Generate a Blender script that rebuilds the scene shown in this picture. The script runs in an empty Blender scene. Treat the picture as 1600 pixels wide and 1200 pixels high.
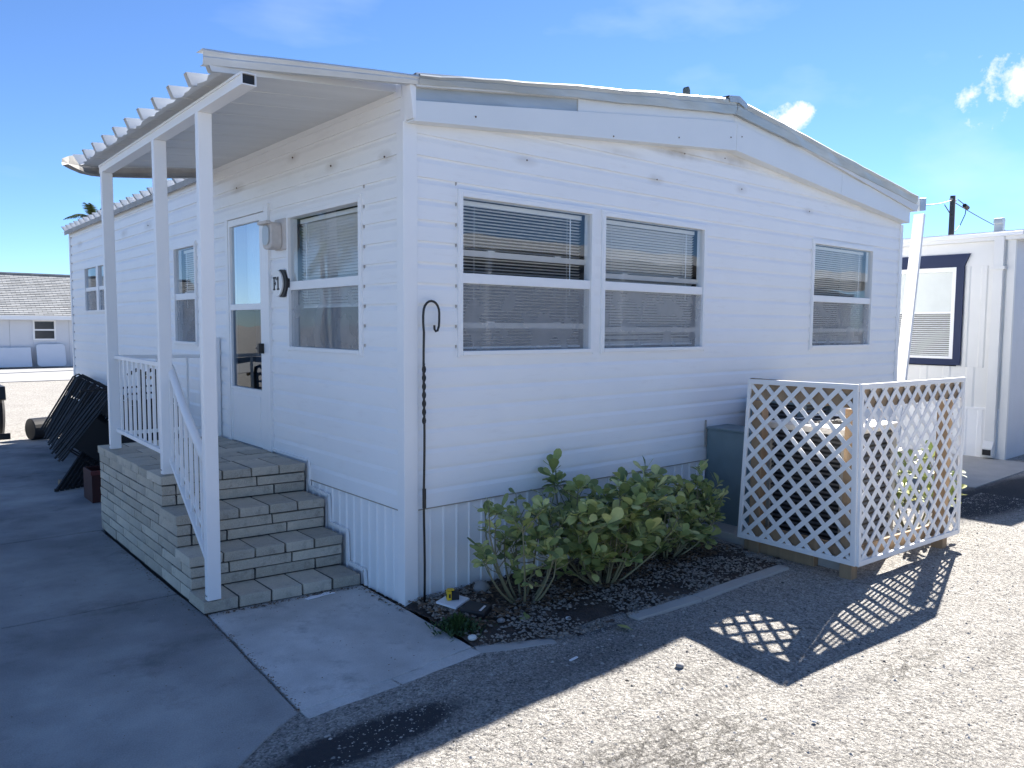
import bpy, math, random
import numpy as np
from mathutils import Vector, noise, Matrix
random.seed(7)
R = math.radians
C = bpy.context.scene.collection
S = bpy.context.scene
PI = math.pi

# ------------------------------------------------------------------ camera
CP = Vector((-2.5427, -4.0111, 1.7241)); YAW, PIT, ROL = 0.7019, -0.0746, 0.0065
fw = Vector((math.sin(YAW)*math.cos(PIT), math.cos(YAW)*math.cos(PIT), math.sin(PIT)))
rt = Vector((math.cos(YAW), -math.sin(YAW), 0)); up = rt.cross(fw)
r2 = rt*math.cos(ROL)+up*math.sin(ROL); u2 = -rt*math.sin(ROL)+up*math.cos(ROL)
cam = bpy.data.objects.new('camera', bpy.data.cameras.new('camera')); C.objects.link(cam)
cam.data.sensor_width = 36; cam.data.lens = 36*1215.43/1600
cam.data.clip_start = 0.05; cam.data.clip_end = 2000
m = Matrix((r2, u2, -fw)).transposed().to_4x4(); m.translation = CP
cam.matrix_world = m
S.camera = cam

# ------------------------------------------------------------------ sky, sun, exposure
SUN = Vector((1.25, 0.37, 1.0)).normalized()
EL = math.asin(SUN.z); AZ = math.atan2(SUN.x, SUN.y)
W = bpy.data.worlds.new('World'); S.world = W; W.use_nodes = True
wn = W.node_tree; wn.nodes.clear()
def N(nt, t, **k):
    n = nt.nodes.new(t)
    for a, b in k.items():
        if a.startswith('i_'):
            key = a[2:]
            key = int(key) if key.isdigit() else key.replace('_', ' ')
            n.inputs[key].default_value = b
        else: setattr(n, a, b)
    return n
def L(nt, a, b): nt.links.new(a, b)
def mth(nt, op, a, b=None, c=None, clamp=False):
    n = nt.nodes.new('ShaderNodeMath'); n.operation = op; n.use_clamp = clamp
    for i, v in enumerate((a, b, c)):
        if v is None: continue
        if isinstance(v, (int, float)): n.inputs[i].default_value = v
        else: nt.links.new(v, n.inputs[i])
    return n.outputs[0]
sky = N(wn, 'ShaderNodeTexSky', sky_type='NISHITA', sun_disc=False, sun_elevation=EL, sun_rotation=AZ,
        altitude=3000, air_density=1.0, dust_density=0.0, ozone_density=3.0)
geo = N(wn, 'ShaderNodeTexCoord')
nz = N(wn, 'ShaderNodeTexNoise', i_Scale=34.0, i_Detail=7.0, i_Roughness=0.62)
L(wn, geo.outputs['Generated'], nz.inputs['Vector'])
def pixdir(u, v): return (fw + r2*((u-800)/1215.43) + u2*((600-v)/1215.43)).normalized()
def adir(az, el): return Vector((math.sin(R(az))*math.cos(R(el)), math.cos(R(az))*math.cos(R(el)), math.sin(R(el))))
clouds = [(pixdir(1232, 182), .034, .016), (pixdir(1600, 138), .055, .030)]
for az, el, a, b in [(95, 24, .06, .025), (128, 30, .05, .02), (160, 20, .09, .035), (190, 27, .06, .025), (215, 14, .10, .03),
                     (250, 22, .08, .03), (285, 18, .10, .035), (320, 26, .06, .02), (345, 34, .05, .02)]:
    clouds.append((adir(az, el), a, b))
tot = None
for d, a, b in clouds:
    h = Vector((0, 0, 1)).cross(d).normalized(); v = d.cross(h)
    sb = N(wn, 'ShaderNodeVectorMath', operation='SUBTRACT'); sb.inputs[1].default_value = d
    L(wn, geo.outputs['Generated'], sb.inputs[0])
    q = []
    for ax, s in ((h, a), (v, b), (d, .3)):
        dt = N(wn, 'ShaderNodeVectorMath', operation='DOT_PRODUCT'); dt.inputs[1].default_value = ax/s
        L(wn, sb.outputs[0], dt.inputs[0]); q.append(mth(wn, 'POWER', mth(wn, 'ABSOLUTE', dt.outputs['Value']), 2.0))
    r = mth(wn, 'SQRT', mth(wn, 'ADD', mth(wn, 'ADD', q[0], q[1]), q[2]))
    k = mth(wn, 'SUBTRACT', 1.0, r)
    tot = k if tot is None else mth(wn, 'MAXIMUM', tot, k)
cl = mth(wn, 'ADD', mth(wn, 'MAXIMUM', tot, -1.2), mth(wn, 'MULTIPLY', mth(wn, 'SUBTRACT', nz.outputs['Fac'], 0.5), 3.6))
cl = mth(wn, 'MULTIPLY', mth(wn, 'SUBTRACT', cl, 0.12), 1.5, clamp=True)
# thin high streaks over the whole sky
mp = N(wn, 'ShaderNodeMapping'); mp.inputs['Scale'].default_value = (1.6, 5.0, 9.0); mp.inputs['Rotation'].default_value = (0.1, 0.3, 0.9)
L(wn, geo.outputs['Generated'], mp.inputs['Vector'])
n2 = N(wn, 'ShaderNodeTexNoise', i_Scale=1.3, i_Detail=5.0, i_Roughness=0.5); L(wn, mp.outputs[0], n2.inputs['Vector'])
ci = mth(wn, 'MULTIPLY', mth(wn, 'SUBTRACT', n2.outputs['Fac'], 0.52), 0.9, clamp=True)
mx = N(wn, 'ShaderNodeMixRGB'); L(wn, ci, mx.inputs[0]); st_ = N(wn, 'ShaderNodeVectorMath', operation='MULTIPLY'); L(wn, sky.outputs[0], st_.inputs[0]); st_.inputs[1].default_value = (.44, .54, .66); L(wn, st_.outputs[0], mx.inputs[1]); mx.inputs[2].default_value = (3.4, 3.8, 4.3, 1)
m2 = N(wn, 'ShaderNodeMixRGB'); L(wn, cl, m2.inputs[0]); L(wn, mx.outputs[0], m2.inputs[1]); m2.inputs[2].default_value = (3.7, 3.8, 3.9, 1)
bg = N(wn, 'ShaderNodeBackground'); bg.inputs[1].default_value = 0.10
L(wn, m2.outputs[0], bg.inputs[0]); wo = N(wn, 'ShaderNodeOutputWorld'); L(wn, bg.outputs[0], wo.inputs[0])
sl = bpy.data.lights.new('sun', 'SUN'); sl.energy = 5.0; sl.angle = R(0.5); sl.color = (1, .95, .88)
so = bpy.data.objects.new('sun', sl); C.objects.link(so); so.location = (20, 6, 20)
so.rotation_euler = SUN.to_track_quat('Z', 'Y').to_euler()
S.view_settings.view_transform = 'Standard'; S.view_settings.look = 'None'
S.view_settings.exposure = 1.74; S.view_settings.gamma = 1.0; S.view_settings.use_curve_mapping = False

# ------------------------------------------------------------------ materials
MATS = {}
def mat(name, col, rough=.6, var=.1, vscale=3.0, bump=0.0, bscale=40.0, metal=0.0, rnd=0.0, spec=.5, col2=None, coord='Object', island=0.0, detail=4.0, stretch=None, grit=0.0, blotch=2.5):
    if name in MATS: return MATS[name]
    M_ = bpy.data.materials.new(name); M_.use_nodes = True; nt = M_.node_tree
    b = nt.nodes['Principled BSDF']
    tc = N(nt, 'ShaderNodeTexCoord')
    src = tc.outputs[coord]
    if stretch:
        mp = N(nt, 'ShaderNodeMapping'); mp.inputs['Scale'].default_value = stretch; L(nt, src, mp.inputs['Vector']); src = mp.outputs[0]
    nz = N(nt, 'ShaderNodeTexNoise', i_Scale=vscale, i_Detail=detail, i_Roughness=.6); L(nt, src, nz.inputs['Vector'])
    f = mth(nt, 'SUBTRACT', nz.outputs['Fac'], .5)
    k = mth(nt, 'ADD', 1.0, mth(nt, 'MULTIPLY', f, var*3))
    if rnd:
        oi = N(nt, 'ShaderNodeObjectInfo'); k = mth(nt, 'ADD', k, mth(nt, 'MULTIPLY', mth(nt, 'SUBTRACT', oi.outputs['Random'], .5), rnd))
    if island:
        gi = N(nt, 'ShaderNodeNewGeometry'); k = mth(nt, 'ADD', k, mth(nt, 'MULTIPLY', mth(nt, 'SUBTRACT', gi.outputs['Random Per Island'], .5), island))
    vm = N(nt, 'ShaderNodeVectorMath', operation='SCALE'); vm.inputs[0].default_value = col[:3]
    base = vm.inputs[0]
    if col2:
        mr = N(nt, 'ShaderNodeMixRGB'); mr.inputs[1].default_value = (*col, 1); mr.inputs[2].default_value = (*col2, 1)
        if island: L(nt, gi.outputs['Random Per Island'], mr.inputs[0])
        else:
            n3 = N(nt, 'ShaderNodeTexNoise', i_Scale=vscale*.37, i_Detail=5.0); L(nt, src, n3.inputs['Vector'])
            L(nt, mth(nt, 'MULTIPLY', mth(nt, 'SUBTRACT', n3.outputs['Fac'], .38), 4.0, clamp=True), mr.inputs[0])
        L(nt, mr.outputs[0], vm.inputs[0])
    if grit:
        ng = N(nt, 'ShaderNodeTexNoise', i_Scale=140.0, i_Detail=2.0); L(nt, src, ng.inputs['Vector'])
        k = mth(nt, 'ADD', k, mth(nt, 'MULTIPLY', mth(nt, 'SUBTRACT', ng.outputs['Fac'], .5), grit))
        nb_ = N(nt, 'ShaderNodeTexNoise', i_Scale=blotch, i_Detail=9.0, i_Roughness=.72); L(nt, src, nb_.inputs['Vector'])
        k = mth(nt, 'MULTIPLY', k, mth(nt, 'SUBTRACT', 1.0, mth(nt, 'MULTIPLY', mth(nt, 'MULTIPLY', mth(nt, 'SUBTRACT', nb_.outputs['Fac'], .54), 6.0, clamp=True), .42)))
    L(nt, k, vm.inputs['Scale']); L(nt, vm.outputs[0], b.inputs['Base Color'])
    b.inputs['Roughness'].default_value = rough; b.inputs['Metallic'].default_value = metal
    b.inputs['Specular IOR Level'].default_value = spec
    if bump:
        n4 = N(nt, 'ShaderNodeTexNoise', i_Scale=bscale, i_Detail=3.0); L(nt, src, n4.inputs['Vector'])
        bp = N(nt, 'ShaderNodeBump', i_Strength=bump, i_Distance=.01); L(nt, n4.outputs['Fac'], bp.inputs['Height']); L(nt, bp.outputs[0], b.inputs['Normal'])
    MATS[name] = M_; return M_

vinyl = mat('white_vinyl', (.85, .855, .86), .42, .035, 1.3, .05, 6.0, spec=.4)
def add_stains(M_, spots, col=(.30, .24, .17)):
    nt = M_.node_tree; b = nt.nodes['Principled BSDF']; g = N(nt, 'ShaderNodeNewGeometry')
    n = N(nt, 'ShaderNodeTexNoise', i_Scale=9.0, i_Detail=6.0); L(nt, g.outputs['Position'], n.inputs['Vector'])
    tot = None
    for p, sx, sz, a in spots:
        s = N(nt, 'ShaderNodeVectorMath', operation='SUBTRACT'); s.inputs[1].default_value = p; L(nt, g.outputs['Position'], s.inputs[0])
        mu = N(nt, 'ShaderNodeVectorMath', operation='MULTIPLY'); mu.inputs[1].default_value = (1/sx, 1/sx, 1/sz); L(nt, s.outputs[0], mu.inputs[0])
        ln = N(nt, 'ShaderNodeVectorMath', operation='LENGTH'); L(nt, mu.outputs[0], ln.inputs[0])
        k = mth(nt, 'MULTIPLY', mth(nt, 'SUBTRACT', 1.0, ln.outputs['Value'], clamp=True), a*.55)
        tot = k if tot is None else mth(nt, 'MAXIMUM', tot, k)
    fac = mth(nt, 'MULTIPLY', tot, mth(nt, 'MULTIPLY', n.outputs['Fac'], 1.9), clamp=True)
    # grimy streaks everywhere, faint
    mp = N(nt, 'ShaderNodeMapping'); mp.inputs['Scale'].default_value = (2.2, 2.2, 14.0); L(nt, g.outputs['Position'], mp.inputs['Vector'])
    n5 = N(nt, 'ShaderNodeTexNoise', i_Scale=1.5, i_Detail=8.0, i_Roughness=.7); L(nt, mp.outputs[0], n5.inputs['Vector'])
    fac = mth(nt, 'MAXIMUM', fac, mth(nt, 'MULTIPLY', mth(nt, 'SUBTRACT', n5.outputs['Fac'], .55), .55, clamp=True))
    mr = N(nt, 'ShaderNodeMixRGB'); L(nt, fac, mr.inputs[0])
    old = b.inputs['Base Color'].links[0].from_socket; L(nt, old, mr.inputs[1]); mr.inputs[2].default_value = (*col, 1)
    L(nt, mr.outputs[0], b.inputs['Base Color'])
add_stains(vinyl, [((.95, 0, 2.83), .14, .05, .5), ((2.30, 0, 2.87), .12, .05, .6), ((2.55, 0, 3.12), .45, .07, .9), ((3.3, 0, 3.16), .5, .07, .9),
                   ((3.45, 0, 2.93), .12, .05, .5), ((4.6, 0, 2.85), .12, .05, .5), ((1.9, 0, 3.02), .3, .04, .4),
                   ((0, .2, 2.75), .10, .05, .8), ((0, .9, 2.8), .12, .05, .6), ((0, 1.5, 2.95), .15, .05, .6), ((0, 2.6, 2.87), .2, .06, .7), ((0, 5.2, 2.8), .2, .06, .8),
                   ((0, 6.2, 2.8), .2, .06, .7), ((0, 8.6, 2.85), .2, .06, .8), ((0, 1.95, 2.1), .05, .5, .25)])
trim = mat('white_trim_metal', (.84, .845, .85), .4, .03, 2.0, spec=.5)
skirt = mat('white_skirting', (.82, .83, .84), .5, .05, 2.0, .25, 260.0)
fasc = mat('painted_fascia', (.72, .75, .77), .45, .04, 1.2, .04, 5.0)
weath = mat('weathered_aluminium', (.36, .39, .40), .42, .16, 2.2, .1, 12.0, metal=.35, col2=(.50, .53, .54), stretch=(1, 1, 6))
pan = mat('pan_roof_paint', (.68, .69, .69), .5, .08, 2.5, .08, 20.0, stretch=(.4, 3, 3))
grime = mat('grimy_metal', (.33, .32, .30), .6, .3, 6.0, .1, 20.0)
cement = mat('cement_block', (.56, .50, .40), .9, .2, 7.0, .6, 90.0, rnd=.34, coord='Object', col2=(.44, .40, .335), grit=.5, blotch=9.0)
mortar = mat('dark_mortar', (.07, .065, .06), .95, .2, 20.0, .3, 80.0)
conc_l = mat('pad_concrete', (.56, .55, .53), .9, .30, 3.2, .35, 160.0, col2=(.44, .435, .42), detail=8.0, grit=.5, blotch=3.5)
conc_d = mat('stained_shaded_driveway', (.34, .34, .33), .85, .34, 2.4, .35, 160.0, col2=(.20, .203, .205), detail=8.0, grit=.6, blotch=1.6)  # base colour holds the stains and also the deep shade at left
kerbm = mat('kerb_concrete', (.40, .385, .36), .9, .15, 4.0, .4, 120.0)
black = mat('black_iron', (.012, .012, .013), .4, .1)
blackp = mat('black_plastic', (.014, .014, .016), .5, .2, 8.0)
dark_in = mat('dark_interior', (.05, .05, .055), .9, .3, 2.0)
blindm = mat('blind_slat_vinyl', (.80, .80, .80), .5, .05, 5.0)
wood = mat('treated_pine', (.36, .25, .15), .8, .2, 4.0, .3, 60.0, stretch=(5, 5, .6), col2=(.27, .19, .12))
lattm = mat('white_lattice_vinyl', (.80, .80, .80), .45, .03, 3.0)
acdark = mat('dark_condenser_paint', (.06, .066, .075), .5, .15)
acgrey = mat('grey_condenser_paint', (.34, .33, .30), .5, .1)
actop = mat('condenser_top_paint', (.62, .60, .55), .5, .08)
galv = mat('painted_duct_metal', (.15, .21, .23), .45, .2, 3.0, metal=.1)
navy = mat('navy_paint', (.008, .021, .072), .5, .05, spec=.3)
soil = mat('dark_soil', (.085, .066, .052), .95, .5, 9.0, 1.0, 60.0, col2=(.055, .043, .036))
shellm = mat('shell_and_pebble', (.42, .37, .31), .8, .1, 9.0, col2=(.07, .06, .05), island=.9)
brownleaf = mat('dry_leaf', (.24, .15, .08), .8, .2, 9.0, col2=(.07, .05, .035), island=.4)
screenm = bpy.data.materials.new('insect_screen'); screenm.use_nodes = True
nt = screenm.node_tree; nt.nodes.clear()
o = N(nt, 'ShaderNodeOutputMaterial'); mxs = N(nt, 'ShaderNodeMixShader'); tr = N(nt, 'ShaderNodeBsdfTransparent'); df = N(nt, 'ShaderNodeBsdfDiffuse'); df.inputs[0].default_value = (.52, .54, .56, 1)
g = N(nt, 'ShaderNodeTexCoord'); nn = N(nt, 'ShaderNodeTexNoise', i_Scale=5.0, i_Detail=6.0); L(nt, g.outputs['Object'], nn.inputs['Vector'])
L(nt, mth(nt, 'ADD', mth(nt, 'MULTIPLY', nn.outputs['Fac'], .3), .22), mxs.inputs[0]); L(nt, tr.outputs[0], mxs.inputs[1]); L(nt, df.outputs[0], mxs.inputs[2]); L(nt, mxs.outputs[0], o.inputs[0])
def glassmat(name, tint, boost):
    g_ = bpy.data.materials.new(name); g_.use_nodes = True; nt = g_.node_tree; nt.nodes.clear()
    o = N(nt, 'ShaderNodeOutputMaterial'); mxs = N(nt, 'ShaderNodeMixShader'); tr = N(nt, 'ShaderNodeBsdfTransparent'); tr.inputs[0].default_value = (*tint, 1)
    gl = N(nt, 'ShaderNodeBsdfGlossy'); gl.inputs['Roughness'].default_value = .015; gl.inputs[0].default_value = (.9, .95, 1, 1)
    nb = N(nt, 'ShaderNodeTexNoise', i_Scale=1.6, i_Detail=1.0); tc = N(nt, 'ShaderNodeTexCoord'); L(nt, tc.outputs['Object'], nb.inputs['Vector'])
    bp = N(nt, 'ShaderNodeBump', i_Strength=.25, i_Distance=.01); L(nt, nb.outputs['Fac'], bp.inputs['Height']); L(nt, bp.outputs[0], gl.inputs['Normal'])
    gi = N(nt, 'ShaderNodeNewGeometry'); dt = N(nt, 'ShaderNodeVectorMath', operation='DOT_PRODUCT'); L(nt, gi.outputs['Normal'], dt.inputs[0]); L(nt, gi.outputs['Incoming'], dt.inputs[1])
    co = mth(nt, 'ABSOLUTE', dt.outputs['Value']); sc = mth(nt, 'POWER', mth(nt, 'SUBTRACT', 1.0, co, clamp=True), 5.0)   # Schlick, one sheet
    L(nt, mth(nt, 'ADD', mth(nt, 'MULTIPLY', sc, .9), boost, clamp=True), mxs.inputs[0])
    L(nt, tr.outputs[0], mxs.inputs[1]); L(nt, gl.outputs[0], mxs.inputs[2]); L(nt, mxs.outputs[0], o.inputs[0]); return g_
glass = glassmat('window_glass', (.93, .96, .97), .075)
doorglass = glassmat('door_glass', (.75, .85, .9), .42)

# ------------------------------------------------------------------ mesh helpers
def wl(p):
    v = Vector((0, 0, 0))
    while p is not None: v += p.location; p = p.parent
    return v
class MB:
    def __init__(s): s.v = []; s.f = []
    def add(s, vs, fs):
        n = len(s.v); s.v += [tuple(v) for v in vs]; s.f += [tuple(i+n for i in f) for f in fs]; return s
    def box(s, a, b):
        x0, y0, z0 = a; x1, y1, z1 = b
        return s.add([(x0, y0, z0), (x1, y0, z0), (x1, y1, z0), (x0, y1, z0), (x0, y0, z1), (x1, y0, z1), (x1, y1, z1), (x0, y1, z1)],
                     [(0, 3, 2, 1), (4, 5, 6, 7), (0, 1, 5, 4), (1, 2, 6, 5), (2, 3, 7, 6), (3, 0, 4, 7)])
    def prism(s, poly, e, fn):
        """poly of 2D points, extruded between e[0], e[1]; fn(p, q, e) -> xyz"""
        n = len(poly); vs = [fn(p, q, e[0]) for p, q in poly]+[fn(p, q, e[1]) for p, q in poly]
        return s.add(vs, [tuple(range(n))[::-1], tuple(range(n, 2*n))]+[(i, (i+1) % n, n+(i+1) % n, n+i) for i in range(n)])
    def tube(s, pts, r, n=8, cap=True, r1=None):
        pts = [Vector(p) for p in pts]; k = len(pts); base = len(s.v); pr_ = None
        for i, p in enumerate(pts):
            t = (pts[min(i+1, k-1)]-pts[max(i-1, 0)]).normalized()
            if pr_ is None: a = t.orthogonal().normalized()
            else: a = (pr_-t*pr_.dot(t)).normalized()
            pr_ = a; b = t.cross(a)
            rr = r if r1 is None else r+(r1-r)*i/(k-1)
            for j in range(n):
                th = 2*PI*j/n; s.v.append(tuple(p+a*(rr*math.cos(th))+b*(rr*math.sin(th))))
        for i in range(k-1):
            for j in range(n): s.f.append((base+i*n+j, base+i*n+(j+1) % n, base+(i+1)*n+(j+1) % n, base+(i+1)*n+j))
        if cap: s.f.append(tuple(base+j for j in range(n))[::-1]); s.f.append(tuple(base+(k-1)*n+j for j in range(n)))
        return s
    def obox(s, c, ax, ay, az):
        c = Vector(c); ax, ay, az = Vector(ax), Vector(ay), Vector(az)
        vs = [c+ax*i+ay*j+az*k for k in (-1, 1) for i, j in ((-1, -1), (1, -1), (1, 1), (-1, 1))]
        return s.add(vs, [(0, 3, 2, 1), (4, 5, 6, 7), (0, 1, 5, 4), (1, 2, 6, 5), (2, 3, 7, 6), (3, 0, 4, 7)])
    def beam(s, a, b, w, h, upv=(0, 0, 1)):
        a, b = Vector(a), Vector(b); t = (b-a); l = t.length/2; t.normalize(); x = t.cross(Vector(upv)).normalized(); y = x.cross(t)
        return s.obox((a+b)/2, t*l, x*(w/2), y*(h/2))
    def build(s, name, m_, parent=None, smooth=False, bevel=0.0, org=None):
        off = wl(parent) if parent is not None else Vector((0, 0, 0))
        o_ = Vector(org) if org is not None else off
        me = bpy.data.meshes.new(name); me.from_pydata([(x-o_.x, y-o_.y, z-o_.z) for x, y, z in s.v], [], s.f)
        me.materials.append(m_)
        if smooth: me.polygons.foreach_set('use_smooth', [True]*len(me.polygons))
        o = bpy.data.objects.new(name, me); C.objects.link(o)
        if parent is not None: o.parent = parent
        o.location = o_-off
        if bevel:
            bv = o.modifiers.new('bevel', 'BEVEL'); bv.width = bevel; bv.segments = 2; bv.limit_method = 'ANGLE'; bv.angle_limit = R(40)
        return o
def empty(name, loc, label, cat, group=None):
    o = bpy.data.objects.new(name, None); C.objects.link(o); o.location = loc; o.empty_display_size = .2
    o['label'] = label; o['category'] = cat
    if group: o['group'] = group
    return o
def tag(o, label, cat, group=None):
    o['label'] = label; o['category'] = cat
    if group: o['group'] = group
    return o
def stru(o): o['kind'] = 'structure'; return o
def stuff(o): o['kind'] = 'stuff'; return o
def inst(name, mesh, parent, loc, rot=(0, 0, 0), sc=(1, 1, 1)):
    o = bpy.data.objects.new(name, mesh); C.objects.link(o)
    if parent is not None: o.parent = parent; loc = Vector(loc)-wl(parent)
    o.location = loc; o.rotation_euler = rot; o.scale = sc; return o

# ------------------------------------------------------------------ ground
def gz(x, y):
    z = -.007-.010*max(0, min(1, (-1.1-y)))+.007*noise.noise(Vector((x*1.3, y*1.3, 0)))+.006*noise.noise(Vector((x*5, y*5, 2)))
    ex = ((-4.5, -1.3), (-1.5, -1.12), (-1.2, -.9), (-1.09, -.86), (-.07, -.80), (.35, -.97), (2.55, -1.07))
    if -4.45 < x < 2.6 and y < 9.25:
        for (a, p), (b_, q) in zip(ex, ex[1:]):
            if a <= x <= b_ and y > p+(q-p)*(x-a)/(b_-a)+.085: z = -.06
    if 2.6 <= x <= 6.6 and .05 < y < 9.2: z = -.06
    return z
def axis(lo, hi, c, d0, g_):
    out = [c]; d = d0; x = c
    while x < hi: x += d; out.append(min(x, hi)); d = d*g_ if x > c+4 else d
    x = c; d = d0
    while x > lo: x -= d; out.append(max(x, lo)); d = d*g_ if x < c-4.5 else d
    return sorted(set(out))
xs = axis(-400, 600, 1.2, .045, 1.25); ys = axis(-300, 600, -2.0, .04, 1.25)
gv = [(x, y, gz(x, y)) for y in ys for x in xs]; nx = len(xs)
gf = [(j*nx+i, j*nx+i+1, (j+1)*nx+i+1, (j+1)*nx+i) for j in range(len(ys)-1) for i in range(nx-1)]
G = bpy.data.materials.new('crushed_shell_road'); G.use_nodes = True; nt = G.node_tree; b = nt.nodes['Principled BSDF']
tc = N(nt, 'ShaderNodeTexCoord'); P_ = tc.outputs['Object']
vo = N(nt, 'ShaderNodeTexVoronoi', i_Scale=115.0); L(nt, P_, vo.inputs['Vector'])
vo2 = N(nt, 'ShaderNodeTexVoronoi', i_Scale=40.0); L(nt, P_, vo2.inputs['Vector'])
nA = N(nt, 'ShaderNodeTexNoise', i_Scale=1.1, i_Detail=9.0, i_Roughness=.68); L(nt, P_, nA.inputs['Vector'])
nB = N(nt, 'ShaderNodeTexNoise', i_Scale=22.0, i_Detail=9.0, i_Roughness=.8); L(nt, P_, nB.inputs['Vector'])
sep = N(nt, 'ShaderNodeSeparateColor'); L(nt, vo.outputs['Color'], sep.inputs[0])
r0 = N(nt, 'ShaderNodeValToRGB'); el = r0.color_ramp.elements
el[0].position = 0.0; el[0].color = (.05, .048, .045, 1); el[1].position = 1; el[1].color = (.66, .62, .56, 1)
e_ = el.new(.22); e_.color = (.10, .095, .09, 1); e_ = el.new(.42); e_.color = (.27, .255, .235, 1); e_ = el.new(.8); e_.color = (.43, .41, .375, 1)
L(nt, sep.outputs[0], r0.inputs[0])
r1 = N(nt, 'ShaderNodeValToRGB'); el = r1.color_ramp.elements
el[0].position = .36; el[0].color = (.09, .085, .08, 1); el[1].position = .52; el[1].color = (.43, .41, .375, 1)
L(nt, nB.outputs['Fac'], r1.inputs[0])
mA = N(nt, 'ShaderNodeMixRGB'); mA.inputs[0].default_value = .5; L(nt, r0.outputs[0], mA.inputs[1]); L(nt, r1.outputs[0], mA.inputs[2])
# asphalt-black patches and a dark band along the driveway edge
sp = N(nt, 'ShaderNodeSeparateXYZ'); L(nt, P_, sp.inputs[0])
def blob(x, y, rx, ry, a):
    dx = mth(nt, 'MULTIPLY', mth(nt, 'SUBTRACT', sp.outputs[0], x), 1/rx); dy = mth(nt, 'MULTIPLY', mth(nt, 'SUBTRACT', sp.outputs[1], y), 1/ry)
    d = mth(nt, 'SQRT', mth(nt, 'ADD', mth(nt, 'MULTIPLY', dx, dx), mth(nt, 'MULTIPLY', dy, dy)))
    return mth(nt, 'MULTIPLY', mth(nt, 'SUBTRACT', 1.15, d, clamp=True), a)
bb = blob(-.95, -1.22, .55, .16, 1.5)
for q in ((-1.5, -1.35, .5, .18, 1.0), (.4, -1.25, 1.0, .3, .45), (1.0, -2.3, .5, .10, .35), (.7, -1.05, .45, .05, .6), (6.6, -1.2, 1.9, .42, 1.6), (-.3, -2.1, .5, .18, .35)): bb = mth(nt, 'MAXIMUM', bb, blob(*q))
dk = mth(nt, 'MULTIPLY', bb, mth(nt, 'MULTIPLY', nA.outputs['Fac'], 2.0))
dk = mth(nt, 'MULTIPLY', mth(nt, 'ADD', dk, mth(nt, 'MULTIPLY', mth(nt, 'SUBTRACT', nB.outputs['Fac'], .5), 2.2)), 1.3, clamp=True)
mB = N(nt, 'ShaderNodeMixRGB'); L(nt, mth(nt, 'MULTIPLY', dk, mth(nt, 'MULTIPLY', bb, 1.6, clamp=True)), mB.inputs[0]); L(nt, mA.outputs[0], mB.inputs[1]); mB.inputs[2].default_value = (.055, .055, .06, 1)
hs = N(nt, 'ShaderNodeVectorMath', operation='SCALE'); L(nt, mB.outputs[0], hs.inputs[0]); L(nt, mth(nt, 'ADD', .72, mth(nt, 'MULTIPLY', nA.outputs['Fac'], .6)), hs.inputs['Scale'])
L(nt, hs.outputs[0], b.inputs['Base Color']); b.inputs['Roughness'].default_value = .95; b.inputs['Specular IOR Level'].default_value = .2
# cracked dried ruts
vc = N(nt, 'ShaderNodeTexVoronoi', feature='DISTANCE_TO_EDGE', i_Scale=13.0)
mpp = N(nt, 'ShaderNodeMapping'); mpp.inputs['Scale'].default_value = (.55, 1.5, 1); mpp.inputs['Rotation'].default_value = (0, 0, .25); L(nt, P_, mpp.inputs['Vector'])
wv = N(nt, 'ShaderNodeVectorMath', operation='ADD'); L(nt, mpp.outputs[0], wv.inputs[0])
ws = N(nt, 'ShaderNodeVectorMath', operation='SCALE'); ws.inputs['Scale'].default_value = .12; L(nt, nB.outputs['Color'], ws.inputs[0]); L(nt, ws.outputs[0], wv.inputs[1]); L(nt, wv.outputs[0], vc.inputs['Vector'])
crk = mth(nt, 'MULTIPLY', mth(nt, 'SUBTRACT', 1.0, mth(nt, 'MULTIPLY', vc.outputs['Distance'], 14.0), clamp=True), mth(nt, 'MAXIMUM', blob(-.35, -2.2, .8, .28, 1.2), blob(1.6, -2.35, .5, .1, .35)))
hgt = mth(nt, 'ADD', mth(nt, 'MULTIPLY', vo2.outputs['Distance'], -.9), mth(nt, 'ADD', mth(nt, 'MULTIPLY', vo.outputs['Distance'], -.5), mth(nt, 'MULTIPLY', nB.outputs['Fac'], 1.6)))
hgt = mth(nt, 'SUBTRACT', hgt, mth(nt, 'MULTIPLY', crk, 2.4))
wt = N(nt, 'ShaderNodeTexWave', i_Scale=9.0, i_Distortion=1.5, i_Detail=2.0); mw = N(nt, 'ShaderNodeMapping'); mw.inputs['Rotation'].default_value = (0, 0, .5); L(nt, P_, mw.inputs['Vector']); L(nt, mw.outputs[0], wt.inputs['Vector'])
trk = mth(nt, 'MAXIMUM', mth(nt, 'MAXIMUM', blob(.9, -1.74, 1.3, .055, 1.6), blob(.7, -1.92, 1.4, .05, 1.4)), mth(nt, 'MAXIMUM', blob(-.3, -2.0, 1.1, .06, 1.4), blob(3.4, -2.6, 2.6, .06, 1.0)))
tread = mth(nt, 'MULTIPLY', mth(nt, 'GREATER_THAN', wt.outputs['Fac'], .55), mth(nt, 'MULTIPLY', trk, mth(nt, 'MULTIPLY', nA.outputs['Fac'], 1.8), clamp=True))
hgt = mth(nt, 'SUBTRACT', hgt, mth(nt, 'MULTIPLY', tread, 1.3))
hs2 = N(nt, 'ShaderNodeVectorMath', operation='SCALE'); L(nt, hs.outputs[0], hs2.inputs[0])
L(nt, mth(nt, 'SUBTRACT', 1.0, mth(nt, 'MAXIMUM', mth(nt, 'MULTIPLY', crk, .55), mth(nt, 'MULTIPLY', tread, .30)), clamp=True), hs2.inputs['Scale']); L(nt, hs2.outputs[0], b.inputs['Base Color'])
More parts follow.
